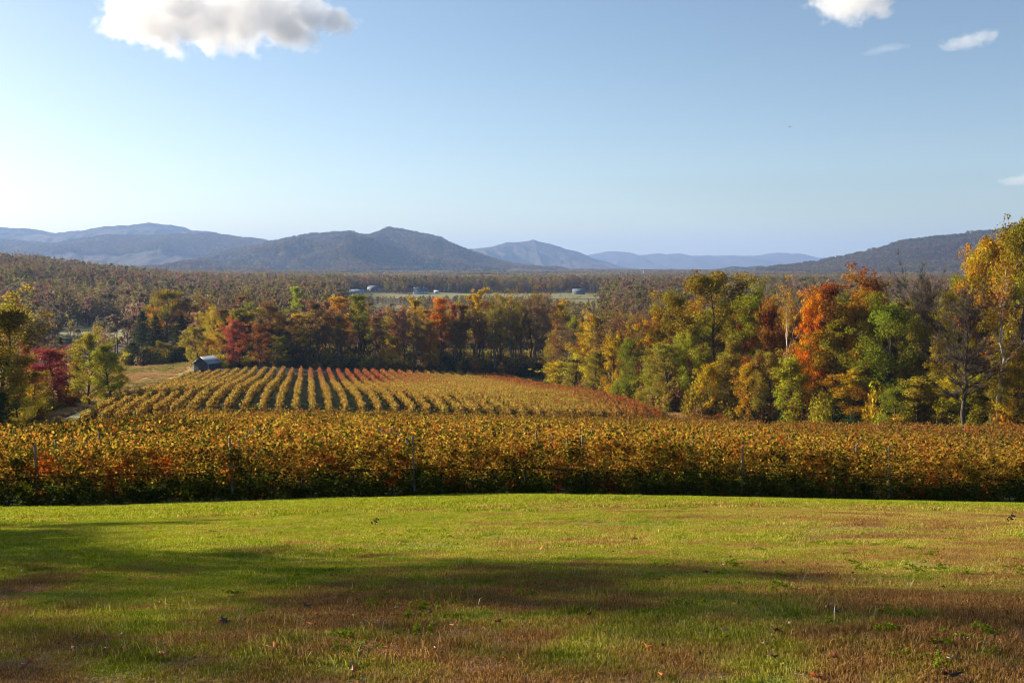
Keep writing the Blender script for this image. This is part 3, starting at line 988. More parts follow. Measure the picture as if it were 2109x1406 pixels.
def scatter(name, protos, pos, rot, scl, idx, tint=None):
    """protos: list of lists of meshes (joined look), one stuff object"""
    coll = bpy.data.collections.new(name + '_source')
    for k, me in enumerate(protos):
        o = bpy.data.objects.new('%s_%02d' % (name + '_piece', k), me)
        coll.objects.link(o)
    me = bpy.data.meshes.new(name)
    n = len(pos)
    me.vertices.add(n)
    me.vertices.foreach_set('co', np.asarray(pos, np.float32).ravel())
    a = me.attributes.new('rot', 'FLOAT_VECTOR', 'POINT'); a.data.foreach_set('vector', np.asarray(rot, np.float32).ravel())
    a = me.attributes.new('scl', 'FLOAT_VECTOR', 'POINT'); a.data.foreach_set('vector', np.asarray(scl, np.float32).ravel())
    a = me.attributes.new('idx', 'INT', 'POINT'); a.data.foreach_set('value', np.asarray(idx, np.int32))
    if tint is not None:
        a = me.attributes.new('tint', 'FLOAT_COLOR', 'POINT')
        a.data.foreach_set('color', np.concatenate([tint, np.ones((n, 1))], 1).astype(np.float32).ravel())
    o = link(name, me)
    m_ = o.modifiers.new('scatter', 'NODES'); m_.node_group = scatter_group(coll)
    o['kind'] = 'stuff'
    return o

def join_meshes(name, a, b):
    """crown and trunk in one piece for the far trees"""
    def arr(me):
        v = np.empty(len(me.vertices) * 3, np.float32); me.vertices.foreach_get('co', v)
        f = np.empty(len(me.loops), np.int32); me.loops.foreach_get('vertex_index', f)
        return v.reshape(-1, 3), f.reshape(-1, 4)
    va, fa = arr(a); vb, fb = arr(b)
    me = mesh_np(name, np.concatenate([va, vb]), np.concatenate([fa, fb + len(va)]), None)
    me.materials.append(a.materials[0]); me.materials.append(b.materials[0])
    mi = np.concatenate([np.zeros(len(fa), np.int32), np.ones(len(fb), np.int32)])
    me.polygons.foreach_set('material_index', mi)
    for an in ('rnd', 'clump'):
        r_ = np.empty(len(fb), np.float32); b.attributes[an].data.foreach_get('value', r_)
        t_ = me.attributes.new(an, 'FLOAT', 'FACE')
        t_.data.foreach_set('value', np.concatenate([np.zeros(len(fa), np.float32), r_]))
    return me

mid = [make_tree(201 + k, 18, 11, .2, 12, 750, .75, 1.5, 'oval', sub=2, leafmat='leaf_far') for k in range(4)]
mid += [make_tree(211 + k, 18, 9, .3, 12, 380, .6, 1.4, 'vase', 'bark_grey', sub=3, twigs=60, leafmat='leaf_far') for k in range(2)]
mid += [make_pine(221, 18, 7, .15, 700, .8, 'leaf_far', 8)]
mid_m = [join_meshes('mid_tree', t[0], t[1]) for t in mid]
far = [make_tree(231 + k, 16, 13, .15, 7, 150, 1.8, 2.2, 'oval', sub=1, leafmat='leaf_far') for k in range(4)]
far += [make_pine(241, 17, 8, .1, 130, 1.9, 'leaf_far', 5)]
far_m = [join_meshes('far_tree', t[0], t[1]) for t in far]

TINTS = np.array([COLR[k] for k in ['brown', 'dull', 'rust', 'dull', 'pink', 'olive', 'khaki', 'brown', 'dull', 'amber', 'dull']]) * .78
TINTS = TINTS * .76 + TINTS.mean(1, keepdims=True) * .24
DKG = np.array(COLR['dark green'])

def wood_points(Y0, Y1, spacing, px0=-260, px1=2360, keep=1.0):
    pts = []
    Y = Y0
    while Y < Y1:
        sp = spacing(Y)
        x0, x1 = xat(px0, Y), xat(px1, Y)
        n = int((x1 - x0) / sp)
        x = x0 + (np.arange(n) + rng.random(n)) * sp
        y = Y + rng.random(n) * sp
        pts.append(np.stack([x, y], -1))
        Y += sp
    return np.concatenate(pts)

def tints_for(x, y, ever):
    n = len(x)
    blend = vnoise(x * .011, y * .009, 1.5) * 1.1 + rng.normal(0, .38, n)
    ti = TINTS[(np.clip((blend + 1.6) / 3.2, 0, .999) * len(TINTS)).astype(int)]
    ti = ti * (.85 + .3 * rng.random((n, 1))) * (1 + .25 * vnoise(x * .02, y * .016, 6))[:, None]
    ti[ever] = DKG * (.8 + .5 * rng.random((ever.sum(), 1)))
    return ti

# undergrowth inside the two woods
ug = [make_bush(500 + k, 3, 4.4, 900, .26, 14, False, 'leaf_far') for k in range(3)]
ug_m = [join_meshes('undergrowth_bush', t[0], t[1]) for t in ug]
pts = []
for i in range(900):
    px_ = random.uniform(400, 1180); Y_ = 338 + 70 * random.random()
    pts.append((xat(px_, Y_), Y_))
for i in range(900):
    px_ = random.uniform(1130, 2300); Y_ = edgeY(px_) + 5 + 55 * random.random()
    pts.append((xat(px_, Y_), Y_))
for i in range(200):
    px_ = random.uniform(255, 400); Y_ = 376 + 40 * random.random()
    pts.append((xat(px_, Y_), Y_))
pts = np.array(pts); x, y = pts[:, 0], pts[:, 1]; k = len(x)
s1 = .8 + .9 * rng.random(k)
UT = np.array([COLR[c] for c in ('dull', 'olive', 'brown', 'dark green', 'khaki')])[rng.integers(0, 5, k)]
scatter('undergrowth', ug_m, np.stack([x, y, H(x, y) - .2], -1), np.stack([0 * x, 0 * x, rng.random(k) * 6.28], -1), np.stack([s1, s1, s1 * 1.2], -1), rng.integers(0, 3, k), UT)

# valley woods, nearer part
p2 = wood_points(420, 1500, lambda Y: 8.0 if Y < 800 else 8.6)
x, y = p2[:, 0], p2[:, 1]
px = 1054.5 + x / y * FPX
s_, t_ = st(x, y)
ok = ~in_pasture(x, y)
# clear the ground where pastures show over the woods in front
ok &= ~((px > 725) & (px < 1240) & (y > 1000) & (y < 1260))
ok &= ~((px > 725) & (px < 1240) & (y >= 1260) & (y < 1370) & (rng.random(len(x)) < .45))
for hp in (734, 770, 862, 899, 1192): ok &= ~((np.abs(px - hp) < 19) & (y > 1000) & (y < 1362))
ok &= ~((px > 640) & (px < 1240) & (y > 560) & (y < 720) & (rng.random(len(x)) < .5))
ok &= ~((px > 120) & (px < 275) & (y < 590) & (y > 440))
ok &= (vnoise(x * .02, y * .02, 7) > -.75) | (y < 450)
x, y, px = x[ok], y[ok], px[ok]
ever = (vnoise(x * .015, y * .018, 9) > .55) & (rng.random(len(x)) < .8)
idx = rng.integers(0, 6, len(x)); idx[ever] = 6
sc1 = (.7 + .45 * rng.random(len(x)))
sc1 *= np.interp(y, [405, 560, 900], [.85, .9, .95])
sc1 *= np.where((px > 700) & (px < 1240) & (y < 1010), np.interp(y, [405, 700, 1010], [.9, .5, .3]), 1)
scatter('valley_woods', mid_m, np.stack([x, y, H(x, y) - .3], -1), np.stack([0 * x, 0 * x, rng.random(len(x)) * 6.28], -1),
        np.stack([sc1, sc1, sc1 * (.85 + .3 * rng.random(len(x)))], -1), idx, tints_for(x, y, ever))

# valley woods, far part
p2 = wood_points(1500, 6200, lambda Y: 11.5 if Y < 2600 else (17 if Y < 4000 else 28))
x, y = p2[:, 0], p2[:, 1]
ok = vnoise(x * .006, y * .008, 11) > -.8
x, y = x[ok], y[ok]
ever = (vnoise(x * .006, y * .009, 12) > .5) & (rng.random(len(x)) < .8)
idx = rng.integers(0, 4, len(x)); idx[ever] = 4
sc1 = (.75 + .4 * rng.random(len(x))) * np.interp(y, [1500, 2600, 4000, 6000], [.95, 1.15, 1.4, 1.7])
zf = np.interp(sc1, [.7, 1.6], [1, .72])
px = 1054.5 + x / y * FPX
zf = np.where((px > 785) & (px < 925) & (y < 1945), .45, zf)
scatter('distant_woods', far_m, np.stack([x, y, H(x, y) - .5], -1), np.stack([0 * x, 0 * x, rng.random(len(x)) * 6.28], -1),
        np.stack([sc1, sc1, sc1 * zf], -1), idx, tints_for(x, y, ever))

# woods on the two nearer mountains
def mount_woods(name, height, x0, x1, n, vmin, sz, px0, px1, D):
    X_ = rng.uniform(max(x0, xat(px0, D)), min(x1, xat(px1, D)), n)
    V_ = rng.uniform(vmin, .04, n)
    Zm, Ym = height(X_, V_)
    ok = Zm > -28
    X_, Ym, Zm = X_[ok], Ym[ok], Zm[ok]
    k = len(X_)
    ever = (vnoise(X_ * .004, Ym * .004, 3) > .6) & (rng.random(k) < .6)
    idx = rng.integers(0, 4, k); idx[ever] = 4
    s1 = sz * (.7 + .6 * rng.random(k))
    ti = tints_for(X_ * .5, Ym * .5, ever) * .72
    scatter(name, far_m, np.stack([X_, Ym, Zm - 2], -1), np.stack([0 * X_, 0 * X_, rng.random(k) * 6.28], -1),
            np.stack([s1, s1, s1 * .8], -1), idx, ti)
mount_woods('mountain_woods', mF, MTN[5][1], MTN[5][2], 26000, -.95, 1.25, 1540, 2350, 4100)
mount_woods('mountain_woods', mC, MTN[2][1], MTN[2][2], 36000, -.95, 1.7, 300, 1180, 6600)
mount_woods('mountain_woods', mB, MTN[1][1], MTN[1][2], 16000, -.5, 2.0, -80, 820, 8600)

# ------------------------------------------------------------------ vineyard
SEG = 6.75
def vine_seg(seed, n, leaf, zlo=.25, zhi=2.05, thick=.42, L=SEG, shaggy=.1):
    rg = np.random.default_rng(seed)
    K = max(24, n // 26)
    c = np.stack([rg.random(K) * L, rg.normal(0, thick * .33, K), zlo + (zhi - zlo) * rg.random(K) ** (1.25 if zlo < .05 else .8)], -1)
    top = zhi + .16 * np.sin(c[:, 0] * 2.1 + seed) + .1 * np.sin(c[:, 0] * 5.3 + 2 * seed)
    c[:, 2] = np.minimum(c[:, 2], top)
    rad = .13 + .24 * rg.random(K)
    v, f, rn, cr = quads_cloud(c, np.full(K, n // K), rad, leaf, rg, 1.0)
    # shoots that stick out over the top
    m = max(6, n // 110)
    sc_ = np.stack([rg.random(m) * L, rg.normal(0, .18, m), zhi + rg.random(m) ** 1.5 * (shaggy + .42)], -1)
    v2, f2, r2, c2 = quads_cloud(sc_, np.full(m, 5), np.full(m, .1), leaf, rg, 1.8)
    v = np.concatenate([v, v2]); f = np.concatenate([f, f2 + len(v) - len(v2)])
    v[:, 2] = np.maximum(v[:, 2], .03)
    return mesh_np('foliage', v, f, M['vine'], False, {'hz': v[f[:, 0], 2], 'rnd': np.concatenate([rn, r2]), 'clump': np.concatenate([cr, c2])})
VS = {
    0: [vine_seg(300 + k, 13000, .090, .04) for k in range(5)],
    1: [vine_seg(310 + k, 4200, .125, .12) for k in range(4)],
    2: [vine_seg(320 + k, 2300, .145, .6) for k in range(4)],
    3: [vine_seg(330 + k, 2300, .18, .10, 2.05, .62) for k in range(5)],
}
mbp = MB(); mbp.tube([(0, 0, -.3), (0, 0, 1), (0, 0, 2.26)], [.055, .05, .048], 6)
post_m = mbp.mesh('post', M['post'], False)
mbp = MB(); mbp.tube([(0, 0, -.3), (-.0, 0, 1), (0, 0, 1.95)], [.085, .08, .075], 6)
endpost_m = mbp.mesh('end_post', M['post'], False)
def trunk_mesh(seed):
    rg = np.random.default_rng(seed); mb = MB()
    w_ = np.cumsum(rg.normal(0, .025, (5, 2)), 0)
    pts = np.stack([w_[:, 0], w_[:, 1], np.linspace(-.1, 1.02, 5)], -1)
    mb.tube(pts, [.05, .038, .034, .03, .03], 5)
    return mb.mesh('vine_trunk', M['vine_wood'], True)
vt_m = [trunk_mesh(k) for k in range(4)]
def cordon_mesh(seed):
    rg = np.random.default_rng(seed); mb = MB()
    xs = np.linspace(0, SEG, 15)
    pts = np.stack([xs, rg.normal(0, .03, 15), 1.04 + .05 * np.sin(xs * 1.7 + seed) + rg.normal(0, .02, 15)], -1)
    mb.tube(pts, .026 + .008 * rg.random(15), 5)
    return mb.mesh('cordon', M['vine_wood'], True)
co_m = [cordon_mesh(k) for k in range(3)]
mbp = MB()
for zz in (.62, 1.35, 1.7): mbp.tube([(0, 0, zz), (SEG * .5, 0, zz - .015), (SEG, 0, zz)], .006, 4)
wire_m = mbp.mesh('wire', M['wire'])

def vcol(s, t, blk):
    gold = np.array((.40, .225, .030)); ochre = np.array((.35, .175, .036)); redb = np.array((.38, .150, .040)); yel = np.array((.54, .40, .075)); pinkr = np.array((.40, .13, .055))
    n = float(vnoise(s * .05, t * .05, 2.2))
    if blk == 0:
        k = min(1, max(0, (s - 30) / 60 + .2 * n))
        c = gold * (1 - k) + ochre * k
        if s > 60: c = c * .7 + redb * .3
        c = c * (1 + .12 * n)
    else:
        c = yel * .62 + ochre * .38
        kr = min(1, max(0, (t - 235) / 45)) * min(1, max(0, (s + 12) / 15)) * min(1, max(0, (42 - s) / 14))
        c = c * (1 - kr) + pinkr * kr
        kb = min(1, max(0, (s - 44 - .05 * (318 - t)) / 9 + .25 * n))
        c = c * (1 - kb) + redb * kb
        if 20 < s < 52: c = c * .75 + yel * .25
    return (*[float(v) for v in c], 1.0 if blk == 0 else 0.0)

def seg_matrix(xa, ya, xb, yb):
    za, zb = Hs(xa, ya), Hs(xb, yb)
    L = math.hypot(xb - xa, yb - ya)
    return (xa, ya, za), (0, -math.atan2(zb - za, L), math.atan2(yb - ya, xb - xa)), math.sqrt(L * L + (zb - za) ** 2) / SEG

def vine_row(label, group, p_list, blk, lod, posts, wood):
    x0, y0 = p_list[0]
    root = thing('vine_row', label, 'vine row', (x0, y0, Hs(x0, y0)), 0, group)
    ox, oy, oz = root.location
    for j in range(len(p_list) - 1):
        (xa, ya), (xb, yb) = p_list[j], p_list[j + 1]
        loc, rot, sx = seg_matrix(xa, ya, xb, yb)
        lc = (loc[0] - ox, loc[1] - oy, loc[2] - oz)
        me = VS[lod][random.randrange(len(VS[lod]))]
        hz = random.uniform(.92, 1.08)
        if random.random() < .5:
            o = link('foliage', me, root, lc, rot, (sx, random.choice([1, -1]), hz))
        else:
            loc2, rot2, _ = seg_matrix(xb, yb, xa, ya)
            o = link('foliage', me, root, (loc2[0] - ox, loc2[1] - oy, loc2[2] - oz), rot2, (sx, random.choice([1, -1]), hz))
        s_, t_ = st((xa + xb) / 2, (ya + yb) / 2)
        o.color = vcol(s_, t_, blk)
        if wood:
            link('cordon', co_m[random.randrange(3)], root, lc, rot, (sx, 1, 1))
            link('wire', wire_m, root, lc, rot, (sx, 1, 1))
            for q_ in range(4):
                f = (q_ + .5) / 4 + random.uniform(-.03, .03)
                xx, yy = xa + (xb - xa) * f, ya + (yb - ya) * f
                link('vine_trunk', vt_m[random.randrange(4)], root, (xx - ox, yy - oy, Hs(xx, yy) - oz), (0, 0, random.random() * 6))
        if posts and (posts == 1 or random.random() < posts):
            link('post', post_m, root, lc, (random.uniform(-.03, .03), random.uniform(-.03, .03), 0), (1, 1, random.uniform(.97, 1.06)))
    if blk == 1:
        loc = p_list[0]
        link('end_post', endpost_m, root, (loc[0] - ox, loc[1] - oy, 0), (random.uniform(-.04, .04), random.uniform(-.04, .04), 0))
        loc = p_list[-1]
        link('end_post', endpost_m, root, (loc[0] - ox, loc[1] - oy, Hs(*loc) - oz))
    return root

# near block: rows run across the view
t = 37.8; k = 0
PHASE = -2.82
while t < 160:
    # span of this row inside the view, stopped by the woods
    sl, sr = None, None
    ss = np.arange(-90, 120, 1.0)
    xs_, ys_ = xy(ss, t)
    pxs = 1054.5 + xs_ / ys_ * FPX
    sr = ss[pxs < 2230].max()
    while sr > 20:
        xr, yr = xy(sr, t)
        if yr < edgeY(1054.5 + xr / yr * FPX) - 2: break
        sr -= 1
    sl = ss[pxs > -120].min()
    sl = max(sl, float(np.interp(t, [37, 118, 122, 160], [-60, -60, -44, -36])))
    n = max(2, int((sr - sl) / SEG))
    s0 = math.floor((sl - PHASE) / SEG) * SEG + PHASE
    pl = [xy(s0 + j * SEG, t) for j in range(n + 2)]
    lod = 0 if k < 2 else (1 if k < 8 else 2)
    lab = ('front row of gold and green vines along the lawn edge' if k == 0 else f'vine row across the slope, {ORD(k + 1)} back from the lawn')
    vine_row(lab, 'vine rows across the slope behind the lawn', pl, 0, lod, 1 if k < 12 else .35, k < 2)
    t += 2.75; k += 1

# far block: rows run away from the view
s = -35.2; k = 0
while s < 62:
    tn = 165.6 + 1.2 * math.sin(k * 1.7) * .3
    n = 22
    tend = 316 if s < 45 else 316
    pl = []
    for j in range(n + 1):
        tt = tn + (tend - tn) * j / n
        pl.append(xy(s, tt))
    vine_row(f'vine row running away downhill, {ORD(k + 1)} from the track by the shed', 'vine rows running away towards the back wood', pl, 1, 3, .25, False)
    s += 2.75; k += 1

# ------------------------------------------------------------------ shed
def build_shed(px, Y, rz):
    x = xat(px, Y); z = Hs(x, Y)
    root = thing('shed', 'small dark blue-grey board shed with pale metal roof beyond the vine rows', 'shed', (x, Y, z), rz)
    W, D_, Hh, Rr = 5.6, 5.6, 4.2, 6.1
    # walls of separate vertical boards
    board = MB(); board.box(0, .235, 0, .03, 0, 1)
    bm_ = board.mesh('board', M['shed_board'])
    core = MB()
    core.box(-W/2 + .04, W/2 - .04, -D_/2 + .04, D_/2 - .04, -.3, Hh)
    core.add([(-W/2+.05, -D_/2+.05, Hh), (W/2-.05, -D_/2+.05, Hh), (0, -D_/2+.05, Rr-.12), (0, -D_/2+.05, Rr-.12),
              (-W/2+.05, D_/2-.05, Hh), (W/2-.05, D_/2-.05, Hh), (0, D_/2-.05, Rr-.12), (0, D_/2-.05, Rr-.12)],
             [(0, 1, 2, 3), (5, 4, 7, 6), (0, 4, 6, 2), (1, 5, 6, 2)])
    link('wall', core.mesh('wall', M['shed_board']), root)
    nb = 22
    for i in range(nb):
        xx = -W/2 + i * W / nb
        cx_ = abs(xx + W / nb / 2)
        top = Hh + (Rr - Hh) * (1 - cx_ / (W / 2)) - .12
        if not (9 <= i <= 13):
            link('board', bm_, root, (xx + .01, -D_/2, 0), (0, 0, 0), (1, 1 + .6 * (i % 2), top))
        else:
            link('board', bm_, root, (xx + .01, -D_/2, 2.6), (0, 0, 0), (1, 1 + .6 * (i % 2), top - 2.6))
        link('board', bm_, root, (xx + .01, D_/2 - .03, 0), (0, 0, 0), (1, 1, top))
        link('board', bm_, root, (-W/2, -D_/2 + .25 + i * (D_ - .25) / nb, 0), (0, 0, R(90)), (1, 1 + .6 * (i % 2), Hh - .02))
        link('board', bm_, root, (W/2 + .03, -D_/2 + .0 + i * D_ / nb, 0), (0, 0, R(90)), (1, 1 + .6 * (i % 2), Hh - .02))
    d = MB(); d.box(-.6, .6, -D_/2 - .02, -D_/2 + .03, 0, 2.5)
    do = link('door', d.mesh('door', M['shed_board']), root)
    hd = MB(); hd.box(.42, .47, -D_/2 - .06, -D_/2 - .02, 1.05, 1.2); link('handle', hd.mesh('handle', M['steel']), do)
    ov = .35
    for sgn in (-1, 1):
        mb = MB()
        ang = math.atan2(Rr - Hh, W / 2)
        n = 9
        ex = sgn * (W/2 + ov); ez = Hh - ov * math.tan(ang)
        a = np.array([ex, -D_/2 - ov, ez]); b_ = np.array([0, -D_/2 - ov, Rr + .02])
        up = np.array([0, 0, .06])
        yv = np.array([0, D_ + 2 * ov, 0])
        mb.add([a, b_, b_ + yv, a + yv, a + up, b_ + up, b_ + yv + up, a + yv + up],
               [(0, 1, 2, 3), (4, 7, 6, 5), (0, 4, 5, 1), (3, 2, 6, 7), (0, 3, 7, 4), (1, 5, 6, 2)])
        ro = link('roof', mb.mesh('roof', M['metal_roof']), root)
        rb = MB(); rb.add([a + up + [0, -.02, 0], b_ + up + [0, -.02, 0], b_ + up + [0, .02, 0], a + up + [0, .02, 0],
                           a + up + [0, -.02, .05], b_ + up + [0, -.02, .05], b_ + up + [0, .02, .05], a + up + [0, .02, .05]],
                          [(0, 1, 2, 3), (4, 7, 6, 5), (0, 4, 5, 1), (3, 2, 6, 7), (0, 3, 7, 4), (1, 5, 6, 2)])
        rbm = rb.mesh('roof_rib', M['metal_roof'])
        for i in range(n + 1):
            link('roof_rib', rbm, ro, (0, .03 + i * (D_ + 2 * ov - .06) / n, 0))
    cp = MB(); cp.box(-.14, .14, -D_/2 - ov - .02, D_/2 + ov + .02, Rr + .06, Rr + .11)
    link('ridge_cap', cp.mesh('ridge_cap', M['metal_roof']), root)
    for sx in (-1, 1):
        tr_ = MB(); tr_.box(sx * W/2 - .08, sx * W/2 + .08, -D_/2 - .07, -D_/2 + .06, 0, Hh - .08)
        link('corner_trim', tr_.mesh('corner_trim', M['shed_trim']), root)
build_shed(424, 311, R(-24))

# ------------------------------------------------------------------ valley buildings
def gable_house(name, label, px, Y, W, D_, Hh, Rr, rz, wall, roof, wins, lift=0, chimney=False, garage=False):
    x = xat(px, Y); z = Hs(x, Y) + lift
    root = thing(name, label, 'building' if 'hall' in name else 'house', (x, Y, z), rz)
    mb = MB(); mb.box(-W/2, W/2, -D_/2, D_/2, -2, Hh)
    mb.add([(-W/2, -D_/2, Hh), (-W/2, D_/2, Hh), (-W/2, 0, Rr - .1), (-W/2, 0, Rr - .1), (W/2, -D_/2, Hh), (W/2, D_/2, Hh), (W/2, 0, Rr - .1), (W/2, 0, Rr - .1)],
           [(0, 1, 2, 3), (5, 4, 7, 6)])
    link('wall', mb.mesh('wall', wall), root)
    for sg in (-1, 1):
        a = np.array([-W/2 - .4, sg * (D_/2 + .5), Hh - .3]); b_ = np.array([-W/2 - .4, 0, Rr])
        xv = np.array([W + .8, 0, 0]); up = np.array([0, 0, .2])
        m2 = MB(); m2.add([a, b_, b_ + xv, a + xv, a + up, b_ + up, b_ + xv + up, a + xv + up],
                          [(0, 1, 2, 3), (4, 7, 6, 5), (0, 4, 5, 1), (3, 2, 6, 7), (0, 3, 7, 4), (1, 5, 6, 2)])
        ro = link('roof', m2.mesh('roof', roof), root)
        if chimney and sg == 1:
            m3 = MB(); m3.box(W * .2, W * .2 + 1, -.5, .5, Rr - .6, Rr + 1.3); link('chimney', m3.mesh('chimney', wall), ro)
    wm = MB(); wm.box(-.5, .5, -.04, .04, 0, 1.4); wme = wm.mesh('window', M['window_glass'])
    fm = MB()
    fm.box(-.62, -.5, -.07, .04, -.12, 1.52); fm.box(.5, .62, -.07, .04, -.12, 1.52); fm.box(-.5, .5, -.07, .04, -.12, 0); fm.box(-.5, .5, -.07, .04, 1.4, 1.52)
    fme = fm.mesh('window_frame', M['white_wall'])
    for i in range(wins):
        xx = -W/2 + (i + .5) * W / wins
        wo_ = link('window', wme, root, (xx, -D_/2 - .03, Hh * .42))
        link('window_frame', fme, wo_)
    dm = MB(); dm.box(W * .08, W * .08 + 1.1, -D_/2 - .06, -D_/2 + .02, 0, 2.1); link('door', dm.mesh('door', M['grey_wall']), root)
    return root
gable_house('farmhouse', 'white farmhouse with blue-grey roof on the pale green pasture', 866, 1270, 17, 10, 3.6, 8.2, R(12), M['white_wall'], M['blue_roof'], 5, 0, True)
gable_house('farmhouse', 'white gabled wing of the farmhouse, its end facing the vineyard', 858, 1255, 9, 7, 3.8, 8.4, R(80), M['white_wall'], M['blue_roof'], 2)
gable_house('farmhouse', 'low pale blue-roofed house left on the far pasture', 734, 1180, 17, 10, 3.4, 6.6, R(18), M['white_wall'], M['metal_roof'], 4)
gable_house('farmhouse', 'grey house half hidden by trees between the two white ones', 770, 1345, 15, 9, 4.2, 8.0, R(-8), M['grey_wall'], M['blue_roof'], 4)
gable_house('farmhouse', 'long grey-blue building deep among the left valley trees', 642, 1080, 24, 9, 3.5, 6.0, R(5), M['grey_wall'], M['metal_roof'], 6, 2.5)
gable_house('farmhouse', 'tiny white shed right of the white farmhouse', 899, 1310, 6, 4, 2.6, 4.0, R(0), M['white_wall'], M['white_roof'], 1)
gable_house('farmhouse', 'dark-roofed house at the far right end of the pasture', 1192, 1290, 16, 9, 3.6, 7.0, R(-5), M['grey_wall'], M['blue_roof'], 4)
gable_house('farmhouse', 'pale roof peeping between the pines behind the meadow', 322, 430, 6, 5, 7.0, 9.0, R(20), M['white_wall'], M['white_roof'], 2)
# long white-roofed hall
def hall():
    Y = 1950; x, _, zt = at(860, 574, Y); z = Hs(x, Y)
    hh = zt - z
    root = thing('long_hall', 'very long low hall with a white flat roof edge below the mountain', 'building', (x, Y, z), R(2))
    W = 104; D_ = 40
    mb = MB(); mb.box(-W/2 + 6, W/2 - 6, -D_/2, D_/2, -1, hh - 1.6)
    link('wall', mb.mesh('wall', M['grey_wall']), root)
    mb = MB(); mb.box(-W/2, W/2, -D_/2 - 2, D_/2 + 2, hh - 1.5, hh)
    link('roof', mb.mesh('roof', M['white_roof']), root)
    mb = MB(); mb.box(-W/2 + 6.2, -W/2 + 8.4, -D_/2 - .8, -D_/2 - .1, 0, hh - 1.6)
    link('door', mb.mesh('door', M['white_wall']), root)
    mb = MB(); mb.box(W/2 - 22, W/2 - 8, -D_/2 - .8, -D_/2 - .1, hh - 7, hh - 3)
    link('door', mb.mesh('door', M['white_wall']), root)
    wm = MB(); wm.box(-1.5, 1.5, -.1, .1, 0, 2); me = wm.mesh('window', M['window_glass'])
    for i in range(12): link('window', me, root, (-W/2 + 14 + i * 5.2, -D_/2 - .12, hh - 5))
hall()
# lattice mast
def mast():
    Y = 2300; x, _, zt = at(1325, 557, Y); z = Hs(x, Y); hh = zt - z
    root = thing('lattice_mast', 'thin pale lattice mast rising from the valley woods', 'mast', (x, Y, z))
    for sx in (-1, 1):
        for sy in (-1, 1):
            mb = MB(); mb.tube([(sx * 2.2, sy * 2.2, 0), (sx * .5, sy * .5, hh)], .14, 4); link('leg', mb.mesh('leg', M['steel']), root)
    mb = MB()
    nn = 10
    for i in range(nn):
        z0, z1 = hh * i / nn, hh * (i + 1) / nn; a0 = 2.2 - 1.7 * i / nn; a1 = 2.2 - 1.7 * (i + 1) / nn
        for sx, sy, tx, ty in ((-1, -1, 1, -1), (1, -1, 1, 1), (1, 1, -1, 1), (-1, 1, -1, -1)):
            mb.tube([(sx * a0, sy * a0, z0), (tx * a1, ty * a1, z1)], .08, 4)
    link('bracing', mb.mesh('bracing', M['steel']), root)
    for i, zz in enumerate((.8, .9)):
        mb = MB(); mb.tube([(-3.5 + i, 0, hh * zz), (3.5 - i, 0, hh * zz)], .12, 4); link('cross_arm', mb.mesh('cross_arm', M['steel']), root)
mast()
# bird
def bird():
    x, y, z = at(1626, 261, 230)
    root = thing('bird', 'small dark bird gliding in the blue sky on the right', 'bird', (x, y, z), R(15))
    mt = plain('dark_plumage', (.02, .02, .02), .7)
    mb = MB(); mb.tube([(0, -.28, 0), (0, -.15, 0), (0, .05, 0), (0, .2, .01), (0, .3, .02)], [.01, .05, .06, .04, .01], 6); link('body', mb.mesh('body', mt, True), root)
    for sg in (-1, 1):
        mb = MB()
        v = [(0, .08, 0), (sg * .28, .14, .07), (sg * .58, .02, .03), (sg * .62, -.04, .02), (sg * .3, -.06, .05), (0, -.1, 0)]
        vv = v + [(a, b_, c_ - .015) for a, b_, c_ in v]
        mb.add(vv, [(0, 1, 4, 5), (1, 2, 3, 4), (6, 11, 10, 7), (7, 10, 9, 8), (0, 6, 7, 1), (1, 7, 8, 2), (3, 9, 10, 4), (4, 10, 11, 5)])
        link('wing', mb.mesh('wing', mt), root)
    mb = MB(); mb.add([(-.03, -.24, 0), (.03, -.24, 0), (.07, -.42, 0), (-.07, -.42, 0), (-.03, -.24, .01), (.03, -.24, .01), (.07, -.42, .01), (-.07, -.42, .01)],
                      [(0, 1, 2, 3), (4, 7, 6, 5), (0, 4, 5, 1), (2, 6, 7, 3)]); link('tail', mb.mesh('tail', mt), root)
bird()

